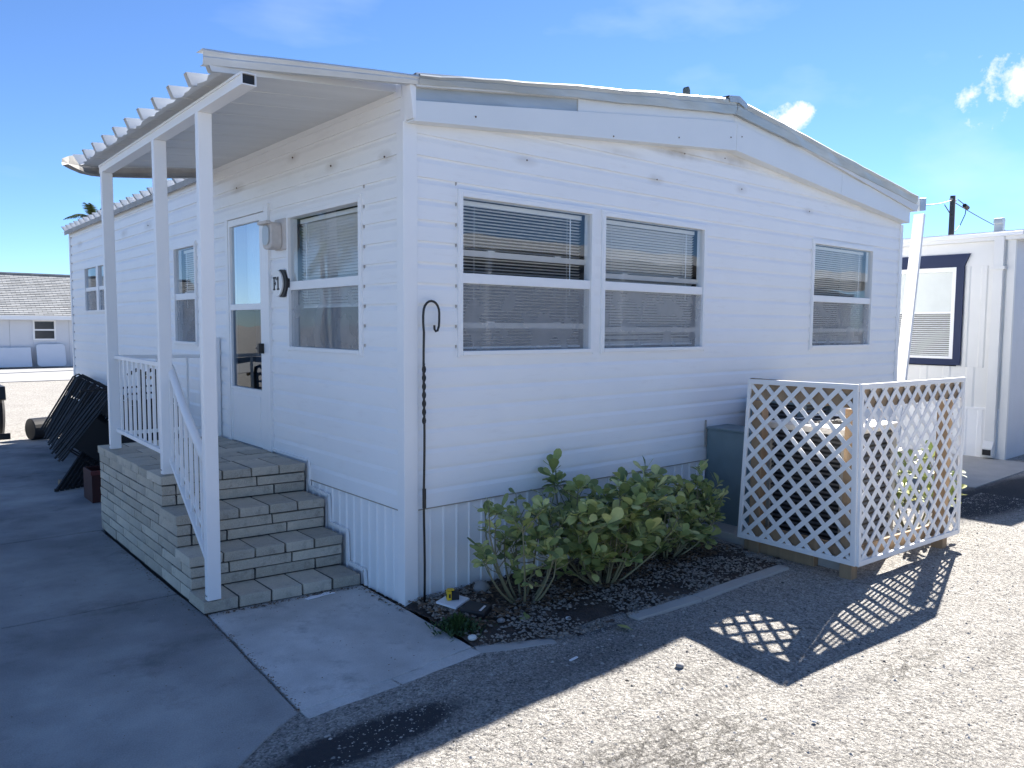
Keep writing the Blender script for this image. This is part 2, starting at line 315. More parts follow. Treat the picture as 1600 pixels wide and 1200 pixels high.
bp = N(nt, 'ShaderNodeBump', i_Strength=1.0, i_Distance=.013); L(nt, hgt, bp.inputs['Height']); L(nt, bp.outputs[0], b.inputs['Normal'])
gm = MB(); gm.v = gv; gm.f = gf; ground = stru(gm.build('ground', G, smooth=True))

# loose pebbles and shell bits on the road: one uncountable mass
def pebble(mb, x, y, z, s, flat=.6):
    p = []; 
    a = random.random()*PI; ca, sa = math.cos(a), math.sin(a)
    for (i, j, k) in ((1, 0, 0), (.3, .8, 0), (-.7, .6, 0), (-.9, -.3, 0), (.1, -.9, 0), (0, 0, 1)):
        i *= s*random.uniform(.7, 1.25); j *= s*random.uniform(.6, 1); k *= s*flat*random.uniform(.6, 1.2)
        p.append((x+i*ca-j*sa, y+i*sa+j*ca, z+k))
    mb.add(p, [(0, 1, 5), (1, 2, 5), (2, 3, 5), (3, 4, 5), (4, 0, 5)])
roadm = mat('road_grit', (.70, .66, .60), .9, .1, 9.0, col2=(.07, .068, .065), island=.7)
mb = MB()
for i in range(46000):
    t = random.random()**1.7; x = random.uniform(-2.6, 6.5); y = -1.02-t*4.2
    if x < -1.1 and y > -1.25: continue
    s = random.choice((.003, .004, .005, .007)) if random.random() < .95 else random.uniform(.008, .015)
    pebble(mb, x, y, gz(x, y)-.001, s)
stuff(mb.build('road_gravel', roadm))
mb = MB()
for i in range(900):
    x = random.uniform(-1.6, 6.0); y = random.uniform(-3.6, -1.15)
    if noise.noise(Vector((x*1.1, y*1.6, 7)))+random.uniform(-.3, .3) < .02: continue
    pebble(mb, x, y, gz(x, y)-.002, random.uniform(.005, .014)*(1.6 if random.random() < .06 else 1), .5)
stuff(mb.build('dark_road_stones', mat('asphalt_crumb', (.035, .033, .032), .9, .2, island=.5)))

# driveway, pad, kerb strip
drive = stru(bpy.data.objects.new('driveway', None)); C.objects.link(drive)
def slab(poly, m_, z1=0.0, th=.1, name='concrete_slab', par=drive, bev=.006):
    # sub-divided top edge for slightly ragged outline
    pts = []
    for i in range(len(poly)):
        a, b_ = Vector(poly[i]), Vector(poly[(i+1) % len(poly)]); n = max(1, int((b_-a).length/.12))
        for k in range(n):
            p = a.lerp(b_, k/n)
            if k: p += Vector((random.uniform(-1, 1), random.uniform(-1, 1)))*.004
            pts.append((p.x, p.y))
    s = MB().prism(pts, (z1-th, z1), lambda p, q, e: (p, q, e)); return s.build(name, m_, par, bevel=bev)
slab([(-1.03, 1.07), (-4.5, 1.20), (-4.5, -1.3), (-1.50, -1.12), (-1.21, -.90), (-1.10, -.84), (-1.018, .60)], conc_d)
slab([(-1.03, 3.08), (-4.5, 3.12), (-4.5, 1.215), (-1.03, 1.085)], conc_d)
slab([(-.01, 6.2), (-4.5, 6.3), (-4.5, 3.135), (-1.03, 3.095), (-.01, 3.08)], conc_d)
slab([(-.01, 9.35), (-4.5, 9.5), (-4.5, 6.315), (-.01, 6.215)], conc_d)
slab([(-1.004, .60), (-1.085, -.835), (-.60, -.815), (-.072, -.765), (-.045, -.115), (-.035, .55)], conc_l)
jb = MB().box((-4.55, -.80, -.2), (-.02, 9.3, -.03)); stru(jb.build('joint_bed', mortar, drive))
kerb = stru(bpy.data.objects.new('garden_kerb', None)); C.objects.link(kerb)
kp = [(-1.30, -1.00), (-1.09, -.862), (-.60, -.845), (-.07, -.80), (.35, -.97), (.92, -1.03), (1.50, -1.065), (2.02, -1.06), (2.52, -1.07)]
for i in range(len(kp)-1):
    a, b_ = Vector(kp[i]), Vector(kp[i+1]); t = (b_-a).normalized(); n = Vector((t.y, -t.x))*.055; g_ = t*.004
    if i < 1 or i == 4: continue
    slab([tuple(a+g_-n*.6), tuple(a+g_+n), tuple(b_-g_+n), tuple(b_-g_-n*.6)], kerbm if i > 2 else conc_l, -.004+.014*(i > 4), .07, 'kerb_block', kerb)
# planting bed
bv = []; nxb, nyb = 130, 50
for j in range(nyb+1):
    for i in range(nxb+1):
        x = -.04+2.75*i/nxb; y0 = -.77-.26*min(1, max(0, (x+.05)/.5)); y = .02+(y0+.0-.02)*j/nyb
        bv.append((x, y, -.012+.022*noise.noise(Vector((x*7, y*7, 0)))+.012*noise.noise(Vector((x*25, y*25, 0)))+.02*(1-j/nyb)))
bm_ = MB(); bm_.v = bv; bm_.f = [(j*(nxb+1)+i, (j+1)*(nxb+1)+i, (j+1)*(nxb+1)+i+1, j*(nxb+1)+i+1) for j in range(nyb) for i in range(nxb)]
stru(bm_.build('planting_bed', soil, smooth=True))
mb = MB(); m3 = MB()
for i in range(8000):
    x = random.uniform(-.02, 2.65); y0 = -.79-.24*min(1, max(0, (x+.05)/.5)); y = random.uniform(y0, -.01)
    if noise.noise(Vector((x*3.1, y*3.1, 5)))*1.4+random.uniform(-.4, .4) < -.22+(.25 if y > -.35 else 0): continue
    pebble(mb, x, y, .004+.01*random.random()+.016*(1+y), random.choice((.006, .008, .010, .013, .017)))
stuff(mb.build('shell_mulch', shellm))
for i in range(1700):
    if i < 1500: x = random.uniform(0, 2.6); y = random.uniform(-.62, -.02)
    elif i < 1610: x = random.uniform(-.95, -.05); y = .585-.1*(x+1.02)+random.uniform(-.05, .01)
    else: x = random.uniform(-.10, -.03); y = random.uniform(-.1, .45)
    z = .020 if i < 1500 else .004; a = random.random()*6.3; s = random.uniform(.012, .032)*(1 if i < 1500 else .45); c_, s_ = math.cos(a), math.sin(a)
    m3.add([(x+s*c_, y+s*s_, z+s*random.uniform(0, .5)), (x-s*.45*s_, y+s*.45*c_, z+s*.3), (x-s*c_, y-s*s_, z), (x+s*.45*s_, y-s*.45*c_, z+s*.3)], [(0, 1, 2, 3)])
stuff(m3.build('leaf_litter', brownleaf))
mb = MB(); m2_ = MB()
for i in range(420):
    x = random.uniform(-2.6, -.1); y = random.uniform(-1.0, 3.5) if x < -1.05 else random.uniform(-.75, .5)
    if random.random() < .6: pebble(mb, x, y, .0005, random.uniform(.0018, .004), .5)
    else: pebble(m2_, x, y, .0005, random.uniform(.002, .006), .35)
for i in range(700):   # grit gathered along the joints and the foot of the steps
    k = random.random()
    if k < .4: t = random.random(); x, y = -1.012-.07*t+random.gauss(0, .012), .60-1.43*t
    elif k < .7: x, y = -1.03-abs(random.gauss(0, .035)), random.uniform(.6, 3.1)
    else: x = random.uniform(-1.0, -.05); y = .59-.1*(x+1.02)-abs(random.gauss(0, .018))
    pebble(m2_, x, y, .0005, random.uniform(.002, .007), .4)
stuff(mb.build('pale_grit', roadm)); stuff(m2_.build('dark_grit', brownleaf))
# concrete apron by the neighbouring home, far paved strip
stru(MB().box((6.72, -.88, -.1), (8.99, 9.0, .002)).build('side_walk', kerbm))
stru(MB().box((-60, 22.6, -.1), (80, 29.6, .012)).build('far_road', mat('pale_asphalt', (.30, .30, .30), .9, .1, 1.0, .3, 50.0)))

# ------------------------------------------------------------------ the mobile home
HW, HL, ZS = 6.66, 9.24, .5857
home = empty('mobile_home', (0, 0, 0), 'white clapboard mobile home with porch canopy, pan roof and shepherd hook at its corner', 'mobile home')
gab = lambda u, o_, z: (u, -o_, z)
sid = lambda u, o_, z: (-o_, u, z)
# openings: (u0,u1,z0,z1)
WG = {'A': (.392, 1.60, 1.533, 2.562), 'B': (1.70, 2.948, 1.533, 2.562), 'C': (4.70, 5.965, 1.52, 2.582)}
WS = {'D': (.49, 1.60, 1.53, 2.545), 'E': (3.66, 4.32, 1.52, 2.50), 'F': (7.10, 8.33, 1.87, 2.51)}
DOOR = (1.95, 2.84, .70, 2.66)
def rooflow(u):   # underside line of the gable fascia
    return 2.915+(.305*u/3.23 if u < 3.23 else .305*(6.63-u)/3.4)
PROF = [(0, .0135), (.086, .0115), (.112, .0035), (.127, .003)]
def poff(t):
    for (a, p), (b_, q) in zip(PROF, PROF[1:]):
        if t <= b_: return p+(q-p)*(t-a)/(b_-a)
    return PROF[-1][1]
def siding(u_lo, u_hi, opens, z_top, fn, parent, zmax=9):
    k = 0; z = ZS
    while z < z_top(0)[2]:
        za, zb = z, min(z+.127, zmax)
        if zb-za < .01: break
        # horizontal extent allowed under the roof line at this course
        lo, hi = max(u_lo, z_top(za)[0]), min(u_hi, z_top(za)[1])
        if hi <= lo: break
        cuts = sorted({lo, hi, *[min(max(c, lo), hi) for o_ in opens for c in o_[:2]]})
        mb = MB()
        def flush():
            nonlocal mb
            if mb.f: mb.build('siding_board', vinyl, parent)
            mb = MB()
        wav = [random.uniform(-.0019, .0019) for _ in range(60)]
        for a, b_ in zip(cuts, cuts[1:]):
            if b_-a < .004: continue
            mid = (a+b_)/2; segs = [(za, zb)]
            for o_ in opens:
                if o_[0] < mid < o_[1]:
                    ns = []
                    for p, q in segs:
                        if o_[3] <= p or o_[2] >= q: ns.append((p, q)); continue
                        if o_[2] > p+.004: ns.append((p, o_[2]))
                        if o_[3] < q-.004: ns.append((o_[3], q))
                    segs = ns
            if not segs or len(segs) > 1: flush()
            for p, q in segs:
                pr_ = [(p, -.004)]+[(p, poff(p-za))]+[(za+t, o2) for t, o2 in PROF if p < za+t < q]+[(q, poff(q-za))]
                n = max(1, int((b_-a)/.45)); base = len(mb.v)
                for i in range(n+1):
                    u = a+(b_-a)*i/n
                    w = wav[int(u*4) % 60]
                    for zz, oo in pr_: mb.v.append(fn(u, oo+(w if oo > 0 else 0), zz))
                m_ = len(pr_)
                for i in range(n):
                    for j in range(m_-1): mb.f.append((base+i*m_+j, base+(i+1)*m_+j, base+(i+1)*m_+j+1, base+i*m_+j+1))
        flush()
        z += .127
def gtop(z):
    if z == 0: return (0, 0, 3.20)
    if z < 2.80: return (.02, HW-.02, 0)
    return (max(.02, (z-2.93)/.305*3.23), min(HW-.02, 6.63-(z-2.93)/.305*3.4), 0)
siding(.02, HW-.02, list(WG.values()), gtop, gab, home)
siding(.02, HL, list(WS.values())+[DOOR], lambda z: (.02, HL, 3.13) if z == 0 else (.02, HL, 0), sid, home, 3.075)
# gap shade put in as dark notches where boards run into the channels
sg = MB()
for fn, u, za, zb in ((sid, .470, 1.53, 2.55), (sid, 9.175, .6, 3.0), (gab, .374, 1.53, 2.56)):
    z = ZS
    while z < zb:
        if z > za-.1: sg.prism([(u-.0035, z+.127-.022), (u+.0035, z+.127-.014), (u+.0035, z+.126), (u-.0035, z+.126)], (.002, .0118), lambda p, q, e: fn(p, e, q))
        z += .127
stuff(sg.build('siding_gaps', mat('gap_shade', (.42, .40, .38), .9), home))
# top filler strip under the porch soffit
MB().prism([(.0, 3.065), (.0, 3.143), (3.27, 3.143), (3.27, 3.065)], (.004, .020), lambda u, z, e: (-e, u, z)).build('eave_trim', trim, home)
# back and right walls, sheathing, dark rooms
MB().box((HW-.02, .02, .0), (HW, HL, 2.95)).build('side_wall', vinyl, home)
MB().box((.02, HL-.02, .0), (HW-.02, HL, 3.1)).build('back_wall', vinyl, home)
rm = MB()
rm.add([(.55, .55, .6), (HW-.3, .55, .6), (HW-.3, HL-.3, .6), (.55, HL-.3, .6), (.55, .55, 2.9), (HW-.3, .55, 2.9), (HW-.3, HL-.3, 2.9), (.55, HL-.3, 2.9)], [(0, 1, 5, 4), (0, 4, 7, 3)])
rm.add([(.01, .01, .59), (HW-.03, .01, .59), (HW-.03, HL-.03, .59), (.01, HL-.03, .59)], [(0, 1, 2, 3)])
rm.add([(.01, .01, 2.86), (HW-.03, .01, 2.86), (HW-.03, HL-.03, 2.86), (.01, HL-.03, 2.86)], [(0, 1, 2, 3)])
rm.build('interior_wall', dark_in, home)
# corner posts
def corner(px, py, sx, sy, z0, z1):
    mb = MB(); mb.prism([(px-.022*sx, py-.022*sy), (px+.078*sx, py-.022*sy), (px+.078*sx, py+.0*sy), (px, py), (px, py+.055*sy), (px-.022*sx, py+.055*sy)], (z0, z1), lambda p, q, e: (p, q, e))
    return mb.build('corner_post', trim, home, bevel=.003)
corner(0, 0, 1, 1, -.01, 2.925); corner(HW, 0, -.7, 1, .0, 2.90)
MB().box((-.024, HL-.05, .0), (.0, HL+.02, 3.06)).build('corner_post', trim, home, bevel=.003)
# skirting panels: three ribs each
pw = .305
def skpanel(h):
    mb = MB(); k = 3; w = pw/k; base = 0
    prof = []
    for i in range(k):
        x = i*w; prof += [(x, .0), (x+.012, .0), (x+.018, .010), (x+.024, .010), (x+.030, .0)]
    prof.append((pw, 0))
    vs = []; 
    for x, o_ in prof: vs += [(x, -o_, 0), (x, -o_, h)]
    mb.add(vs, [(2*i, 2*i+2, 2*i+3, 2*i+1) for i in range(len(prof)-1)]); return mb
skm = skpanel(ZS+.012); skm0 = skm.build('skirting_panel', skirt, home); skm0.location = (.06, -.001, -.012); sk_me = skm0.data
x = .06+pw
while x < HW-.05: inst('skirting_panel', sk_me, home, (x, -.001, -.012)); x += pw
y = .055+pw
while y < HL+.2: inst('skirting_panel', sk_me, home, (.001-.002, y, -.012), (0, 0, -PI/2)); y += pw
# lowest siding starter strip, coloured dark as the joint's shadow line
jg = mat('joint_shadow', (.34, .31, .27), .8)
MB().box((.08, -.0165, ZS-.007), (HW-.06, .0, ZS-.001)).build('starter_strip', jg, home)
MB().box((-.0165, .06, ZS-.007), (.0, 1.27, ZS-.001)).build('starter_strip', jg, home)

MB().prism([(0, 2.86), (HW-.02, 2.86), (HW-.02, 3.1), (3.17, 3.50), (0, 3.09)], (-.001, .012), lambda p, q, e: (p, e+.004, q)).build('gable_sheathing', vinyl, home)
MB().box((-.014, -.03, 2.915), (-.001, .022, 3.135)).build('corner_fill', trim, home)
# windows
blinds = []
def window(key, o_, fn, split, upper_rail=None, blind=True, lower_rail=None):
    u0, u1, z0, z1 = o_
    w = MB(); fr = .024
    def bar(a, b_, c_, d, o0=.03, o1=-.05): w.prism([(a, c_), (b_, c_), (b_, d), (a, d)], (o0, o1), lambda p, q, e: fn(p, e, q))
    bar(u0, u0+fr, z0, z1); bar(u1-fr, u1, z0, z1); bar(u0+fr, u1-fr, z1-.03, z1); bar(u0+fr, u1-fr, z0, z0+.028, .034)
    win = w.build('window', trim, home, bevel=.003)
    w = MB(); bar(u0+fr, u1-fr, split-.032, split+.032, .018, -.03); w.build('meeting_rail', trim, win, bevel=.003)
    w = MB(); bar(u0-.012, u1+.012, z1+.0, z1+.014, .026, 0); bar(u0-.012, u0, z0-.012, z1, .026, 0); bar(u1, u1+.012, z0-.012, z1, .026, 0); bar(u0, u1, z0-.014, z0, .022, 0); w.build('frame_trim', trim, win)
    def pane(nm, a, b_, c_, d, off, m_):
        mb = MB().add([fn(a, off, c_), fn(b_, off, c_), fn(b_, off, d), fn(a, off, d)], [(0, 1, 2, 3)]); return mb.build(nm, m_, win)
    pane('pane', u0+fr, u1-fr, split+.032, z1-.03, .004, glass); pane('pane', u0+fr, u1-fr, z0+.028, split-.032, -.016, glass)
    pane('insect_screen', u0+fr, u1-fr, z0+.028, split-.032, .006, screenm)
    for rz in (upper_rail, lower_rail):
        if rz:
            w = MB(); bar(u0+fr, u1-fr, rz-.019, rz+.019, -.035, -.055)
            for q in (.25, .75):
                c_ = u0+(u1-u0)*q; bar(c_-.03, c_+.03, rz+.019, rz+.027, -.035, -.05)
            w.build('inner_sash', mat('cream_sash', (.62, .58, .54), .5), win)
    return win
wA = window('A', WG['A'], gab, 2.025, 2.19, lower_rail=1.725)
wB = window('B', WG['B'], gab, 2.027, 2.105, lower_rail=1.70)
wC = window('C', WG['C'], gab, 2.016, None, lower_rail=1.70)
wD = window('D', WS['D'], sid, 2.013)
wE = window('E', WS['E'], sid, 1.993)
# mullion between the pair
MB().box((1.60, -.012, 1.533), (1.70, .0, 2.562)).build('window_mullion', trim, home, bevel=.002)
# far window: two lights side by side, both split
def farwin():
    u0, u1, z0, z1 = WS['F']; w = MB()
    def bar(mb, a, b_, c_, d, o0=.028, o1=-.05): mb.prism([(a, c_), (b_, c_), (b_, d), (a, d)], (o0, o1), lambda p, q, e: sid(p, e, q))
    for a, b_ in ((u0, u0+.05), (u1-.05, u1), (7.50, 7.62)): bar(w, a, b_, z0, z1)
    bar(w, u0, u1, z1-.03, z1, .029); bar(w, u0, u1, z0, z0+.03, .029); bar(w, u0+.05, u1-.05, 2.165, 2.215, .018)
    win = w.build('window', trim, home)
    for a, b_ in ((u0+.05, 7.50), (7.62, u1-.05)):
        for c_, d in ((z0+.03, 2.165), (2.215, z1-.03)):
            MB().add([sid(a, .004, c_), sid(b_, .004, c_), sid(b_, .004, d), sid(a, .004, d)], [(0, 1, 2, 3)]).build('pane', glass, win)
            if c_ < 2: MB().add([sid(a, .008, c_), sid(b_, .008, c_), sid(b_, .008, d), sid(a, .008, d)], [(0, 1, 2, 3)]).build('insect_screen', screenm, win)
farwin()
# blinds: hang inside, each slat a part
def blind(o_, fn, label, zb, tilt, off=-.085, bottom=None, mess=False, half=False):
    u0, u1, z0, z1 = o_; u0 += .035; u1 -= .035
    t = empty('window_blind', fn((u0+u1)/2, off, zb), label, 'blind', 'blinds inside the windows of the home')
    hr = MB().prism([(u0, z1-.065), (u1, z1-.065), (u1, z1-.035), (u0, z1-.035)], (off+.015, off-.015), lambda p, q, e: fn(p, e, q)); hr.build('head_rail', blindm, t)
    sm = MB(); hw = (u1-u0)/2; w = .0125; cz, sz = math.cos(tilt)*w, math.sin(tilt)*w
    pts = [(-1, 0), (0, .0022), (1, 0)]
    vs = []
    for s_ in (-1, 1):
        for a, h in pts:
            vs.append(fn(s_*hw, a*cz-h*math.sin(tilt), a*sz+h*math.cos(tilt)))
    me = bpy.data.meshes.new('slat'); me.from_pydata(vs, [], [(0, 1, 4, 3), (1, 2, 5, 4)]); me.materials.append(blindm)
    z = z1-.08; um = (u0+u1)/2; i = 0
    while z > zb:
        r_ = [0, 0, 0]
        dz = .0213
        if mess and z < z0+.16: r_[0 if fn is sid else 1] = random.uniform(-.012, .012); dz = .014+random.random()*.012
        inst('slat', me, t, fn(um, off, z), r_); z -= dz; i += 1
    c_ = MB()
    for q in (.13, .87): c_.tube([fn(u0+(u1-u0)*q, off+.016, z1-.05), fn(u0+(u1-u0)*q, off+.016, zb)], .0015, 4)
    c_.build('ladder_cord', blindm, t)
    wd = MB().tube([fn(u1-.13, off+.03, z1-.07), fn(u1-.13, off+.03, z1-.62)], .004, 6); wd.build('wand', blindm, t)
    rb = MB().prism([(u0, zb-.012), (u1, zb-.012), (u1, zb), (u0, zb)], (off+.012, off-.012), lambda p, q, e: fn(p, e, q)); rb.build('bottom_rail', blindm, t)
blind(WG['A'], gab, 'broken cornered white blind in the gable window left of the mullion', 1.585, R(14), mess=True)
blind(WG['B'], gab, 'white slatted blind inside the gable window right of the mullion', 1.59, R(38), mess=True)
blind(WG['C'], gab, 'white slatted blind inside the single gable window nearest the lattice screen', 1.58, R(32), mess=True)
blind(WS['D'], sid, 'half lowered white blind inside the window beside the front door', 1.86, R(40))
blind(WS['E'], sid, 'white blind inside the narrow window between two porch posts', 2.05, R(30))
# loose white wand in window D
# storm door
d0, d1, dz0, dz1 = DOOR
def sbox(mb, a, b_, c_, d, o0, o1): return mb.prism([(a, c_), (b_, c_), (b_, d), (a, d)], (o0, o1), lambda p, q, e: sid(p, e, q))
fr = MB(); sbox(fr, d0-.02, d0+.055, dz0, dz1+.01, .035, -.04); sbox(fr, d1-.05, d1+.01, dz0, dz1+.01, .035, -.04); sbox(fr, d0+.055, d1-.05, dz1-.045, dz1+.01, .037, -.04)
fr.build('door_frame', trim, home, bevel=.003)
door = MB(); sbox(door, 2.01, 2.105, .71, 2.61, .030, -.01); sbox(door, 2.755, 2.785, .71, 2.61, .030, -.01); sbox(door, 2.105, 2.755, 2.555, 2.61, .030, -.01)
sbox(door, 2.105, 2.755, 1.842, 1.893, .030, -.01); sbox(door, 2.105, 2.755, .71, 1.186, .024, -.01); sbox(door, 2.105, 2.755, 1.165, 1.188, .030, -.01)
dr = door.build('storm_door', trim, home, bevel=.003)
kp_ = MB(); sbox(kp_, 2.15, 2.71, .77, 1.13, .030, .022); kp_.build('kick_panel', trim, dr, bevel=.006)
MB().add([sid(2.105, .008, 1.893), sid(2.755, .008, 1.893), sid(2.755, .008, 2.555), sid(2.105, .008, 2.555)], [(0, 1, 2, 3)]).build('pane', doorglass, dr)
MB().add([sid(2.105, .008, 1.188), sid(2.755, .008, 1.188), sid(2.755, .008, 1.842), sid(2.105, .008, 1.842)], [(0, 1, 2, 3)]).build('pane', glassmat('dark_door_glass', (.35, .45, .55), .05), dr)
ht = MB(); sbox(ht, 2.045, 2.075, 1.49, 1.57, .075, .030); ht.tube([sid(2.06, .06, 1.53), sid(2.13, .06, 1.53)], .008, 6); ht.build('door_handle', black, dr)
cu = MB()   # pale curtain behind the upper glass
n = 60; cu.v = [(.16+.012*math.sin(i*1.1), 2.02+.82*i/n, z) for i in range(n+1) for z in (1.88, 2.62)]; cu.f = [(2*i, 2*i+2, 2*i+3, 2*i+1) for i in range(n)]
cu.build('curtain', mat('pale_curtain', (.62, .72, .80), .9, .05), dr)
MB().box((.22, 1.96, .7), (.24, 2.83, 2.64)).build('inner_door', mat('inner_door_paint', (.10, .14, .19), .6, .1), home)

# gable fascia, flashing
def xz(mb, poly, y0, y1): return mb.prism(poly, (y0, y1), lambda p, q, e: (p, e, q))
def fl(u):  # top of the roof edge
    pts = [(-1.22, 3.028), (0, 3.162), (1.2, 3.345), (3.17, 3.62), (6.72, 3.215)]
    for (a, p), (b_, q) in zip(pts, pts[1:]):
        if u <= b_: return p+(q-p)*(u-a)/(b_-a)
def lin(u, pts):
    for (a, p), (b_, q) in zip(pts, pts[1:]):
        if u <= b_: return p+(q-p)*(u-a)/(b_-a)
    return pts[-1][1]
SEAM = [(0, 3.027), (1.356, 3.205), (3.2, 3.455), (3.31, 3.43), (5.66, 3.20), (6.63, 3.11)]
def fasc_seg(a, b_):
    n = 6; us = [a+(b_-a)*i/n for i in range(n+1)]
    poly = [(u, rooflow(u)-.004) for u in us]+[(u, lin(u, SEAM)+random.uniform(-.002, .002)) for u in us[::-1]]
    mb = MB(); xz(mb, poly, -.105, -.085)
    xz(mb, [(us[0], rooflow(us[0])-.004), (us[-1], rooflow(us[-1])-.004), (us[-1], rooflow(us[-1])+.008), (us[0], rooflow(us[0])+.008)], -.0845, .0)
    return mb.build('fascia_panel', fasc, home, bevel=.002)
fasc_seg(.0, 3.228)
fasc_seg(3.232, 5.05); fasc_seg(5.054, 6.63)
bk = MB()
for a, b_ in ((.012, 1.35),): xz(bk, [(a, lin(a, SEAM)-.03), (b_, lin(b_, SEAM)-.03), (b_, fl(b_)-.04), (a, fl(a)-.04)], -.088, -.02)
bk.build('recessed_flashing', weath, home)
bk = MB()
xz(bk, [(1.352, lin(1.352, SEAM)-.03), (3.2, lin(3.2, SEAM)-.03), (3.2, fl(3.17)-.03), (1.352, fl(1.352)-.04)], -.096, -.02)
xz(bk, [(3.202, lin(3.2, SEAM)-.03), (6.62, lin(6.62, SEAM)-.03), (6.62, fl(6.62)-.04), (3.202, fl(3.2)-.03)], -.096, -.02)
bk.build('recessed_flashing', fasc, home)
def flash(us, m_=weath):
    mb = MB(); H = [(-1.22, .062), (0, .05), (1.3, .08), (3.17, .12), (6.7, .085)]
    n = len(us)
    for u in us:
        z = fl(u)+random.uniform(-.004, .004); h = lin(u, H); w = random.uniform(-.004, .004)
        for o_, zz in ((-.02, z+.004), (-.150, z+.002), (-.158, z-.008), (-.146+w, z-h*.4), (-.150+w, z-h*.45), (-.138, z-h), (-.10, z-h+.003)): mb.v.append((u, o_, zz))
    for i in range(n-1):
        for j in range(6): mb.f.append((i*7+j, i*7+j+1, (i+1)*7+j+1, (i+1)*7+j))
    return mb.build('roof_flashing', m_, home)
def canopy_flash():
    mb = MB(); n = 8
    for i in range(n+1):
        t = i/n; x = .03-1.175*t; y = -.14+.20*t*max(0, 1); zt = 3.164-.066*t+random.uniform(-.003, .003); zb = 3.114-.090*t; zm = (zt+zb)/2
        mb.v += [(x, y+.10, zt+.004), (x, y-.004, zt), (x, y-.010, zt-.010), (x, y, zm+.004), (x, y-.004, zm-.004), (x, y+.006, zb), (x, y+.05, zb+.002)]
    for i in range(n):
        for j in range(6): mb.f.append((i*7+j, i*7+j+1, (i+1)*7+j+1, (i+1)*7+j))
    return mb.build('roof_flashing', mat('chalky_aluminium', (.58, .60, .61), .45, .12, 4.0, .08, 20.0, stretch=(1, 1, 5), metal=.2), home)
canopy_flash()
flash([.012]+[i*.16 for i in range(1, 20)]+[3.165]); flash([3.168]+[3.3+i*.19 for i in range(18)]+[6.72])
ca = MB().add([(3.02, -.162, 3.62), (3.17, -.165, 3.64), (3.30, -.160, 3.595), (3.28, -.16, 3.555), (3.16, -.165, 3.585), (3.04, -.162, 3.57), (3.02, .3, 3.62), (3.17, .3, 3.65), (3.3, .3, 3.605)],
              [(0, 5, 4, 1), (1, 4, 3, 2), (0, 1, 7, 6), (1, 2, 8, 7)]); ca.build('ridge_cap', weath, home)
# leaning white return strip above the corner post
MB().prism([(-.03, 3.115), (.012, 3.115), (.012, 2.925), (-.008, 2.925)], (-.112, -.03), lambda p, q, e: (p, e, q)).build('corner_return', trim, home, bevel=.002)
# nail heads on the fascia / siding
nh = MB()
for x, z, y in ((.95, 2.83, -.02), (2.30, 2.87, -.02), (3.45, 2.93, -.02), (4.6, 2.85, -.02), (2.65, 3.12, -.012), (3.2, 3.16, -.012), (.45, 3.01, -.108), (1.7, 3.09, -.108), (2.45, 3.2, -.108), (3.14, 3.31, -.108), (3.3, 3.34, -.108)):
    nh.tube([(x, y, z), (x, y-.003, z)], .006, 6)
for y, z in ((.2, 2.75), (.9, 2.8), (1.5, 2.95), (2.6, 2.87), (5.2, 2.8)): nh.tube([(-.014, y, z), (-.019, y, z)], .006, 6)
nh.build('nail_heads', mat('rusty_nail', (.10, .05, .03), .8), home)
# roof pans with upstanding ribs
def roofz(x): return 3.542-.138*abs(x-3.17) if x > -.07 else 3.145+.13*x
def roof_pan(x0, x1, y0, y1, m_=pan, par=home, nm='roof_panel', droop=0, rib=True, lip=.045, rh=.078):
    n = 5; mb = MB(); z0_, z1_ = roofz(x0), roofz(x1); hi = .012
    rows = []
    k = 6
    for i in range(k+1):
        yy = y0+(y1-y0)*i/k
        sag = -.010*math.sin(PI*i/k)+random.uniform(-.004, .004) if droop else 0
        xx0 = x0+(random.uniform(-.012, .012) if droop else 0)
        rows.append((yy, [(xx0, z0_+sag-droop*.012), (x0+.06*(1 if x1 > x0 else -1), z0_+.006), (x1, z1_)]))
    b0 = len(mb.v)
    for yy, r_ in rows:
        for xx, zz in r_: mb.v.append((xx, yy, zz))
    for i in range(k):
        for j in range(2): mb.f.append((b0+i*3+j, b0+(i+1)*3+j, b0+(i+1)*3+j+1, b0+i*3+j+1))
    if rib:   # rib: vertical web at y0, overhanging slanted end, small top flange
        s = 1 if x1 > x0 else -1; h = rh
        mb.add([(x0-(.002 if lip else 0)*s, y0, z0_-.004), (x1, y0, z1_), (x1, y0, z1_+h), (x0-lip*s, y0, z0_+h-.004), (x0-lip*s, y0+.045, z0_+h-.006), (x1, y0+.045, z1_+h),
                (x0+.0*s, y0+.06, z0_), (x1, y0+.06, z1_)], [(0, 1, 2, 3), (3, 2, 5, 4), (4, 5, 7, 6)])
    return mb.build(nm, m_, par)
sp_ = .277; y = -.13+sp_*.0; i = 0
while y < HL+.05:
    y1 = y+sp_
    if y < 2.95: roof_pan(0.001, 3.17, y, y1, lip=0)
    else: roof_pan(-.06, 3.17, y, y1, droop=.3, rh=.066)
    roof_pan(6.74, 3.17, y, y1); y = y1
MB().box((-.065, 3.3, 3.035), (-.055, HL+.1, 3.092)).build('eave_drip', grime, home)

# vent pipe on the roof
vp = empty('roof_vent', (3.0, .9, 3.57), 'small dark capped vent pipe standing on the roof near the ridge', 'vent')

# ------------------------------------------------------------------ porch canopy
# railings follow
can = empty('porch_canopy', (-.95, 1.5, 0), 'white pan roofed porch canopy with fluttering grey eave over the steps', 'canopy')
y = .06; fins = 10; cs = .3048
for i in range(fins):
    roof_pan(-1.10, -.001, y, y+cs, pan, can, droop=1, lip=.030, rh=.064); y += cs
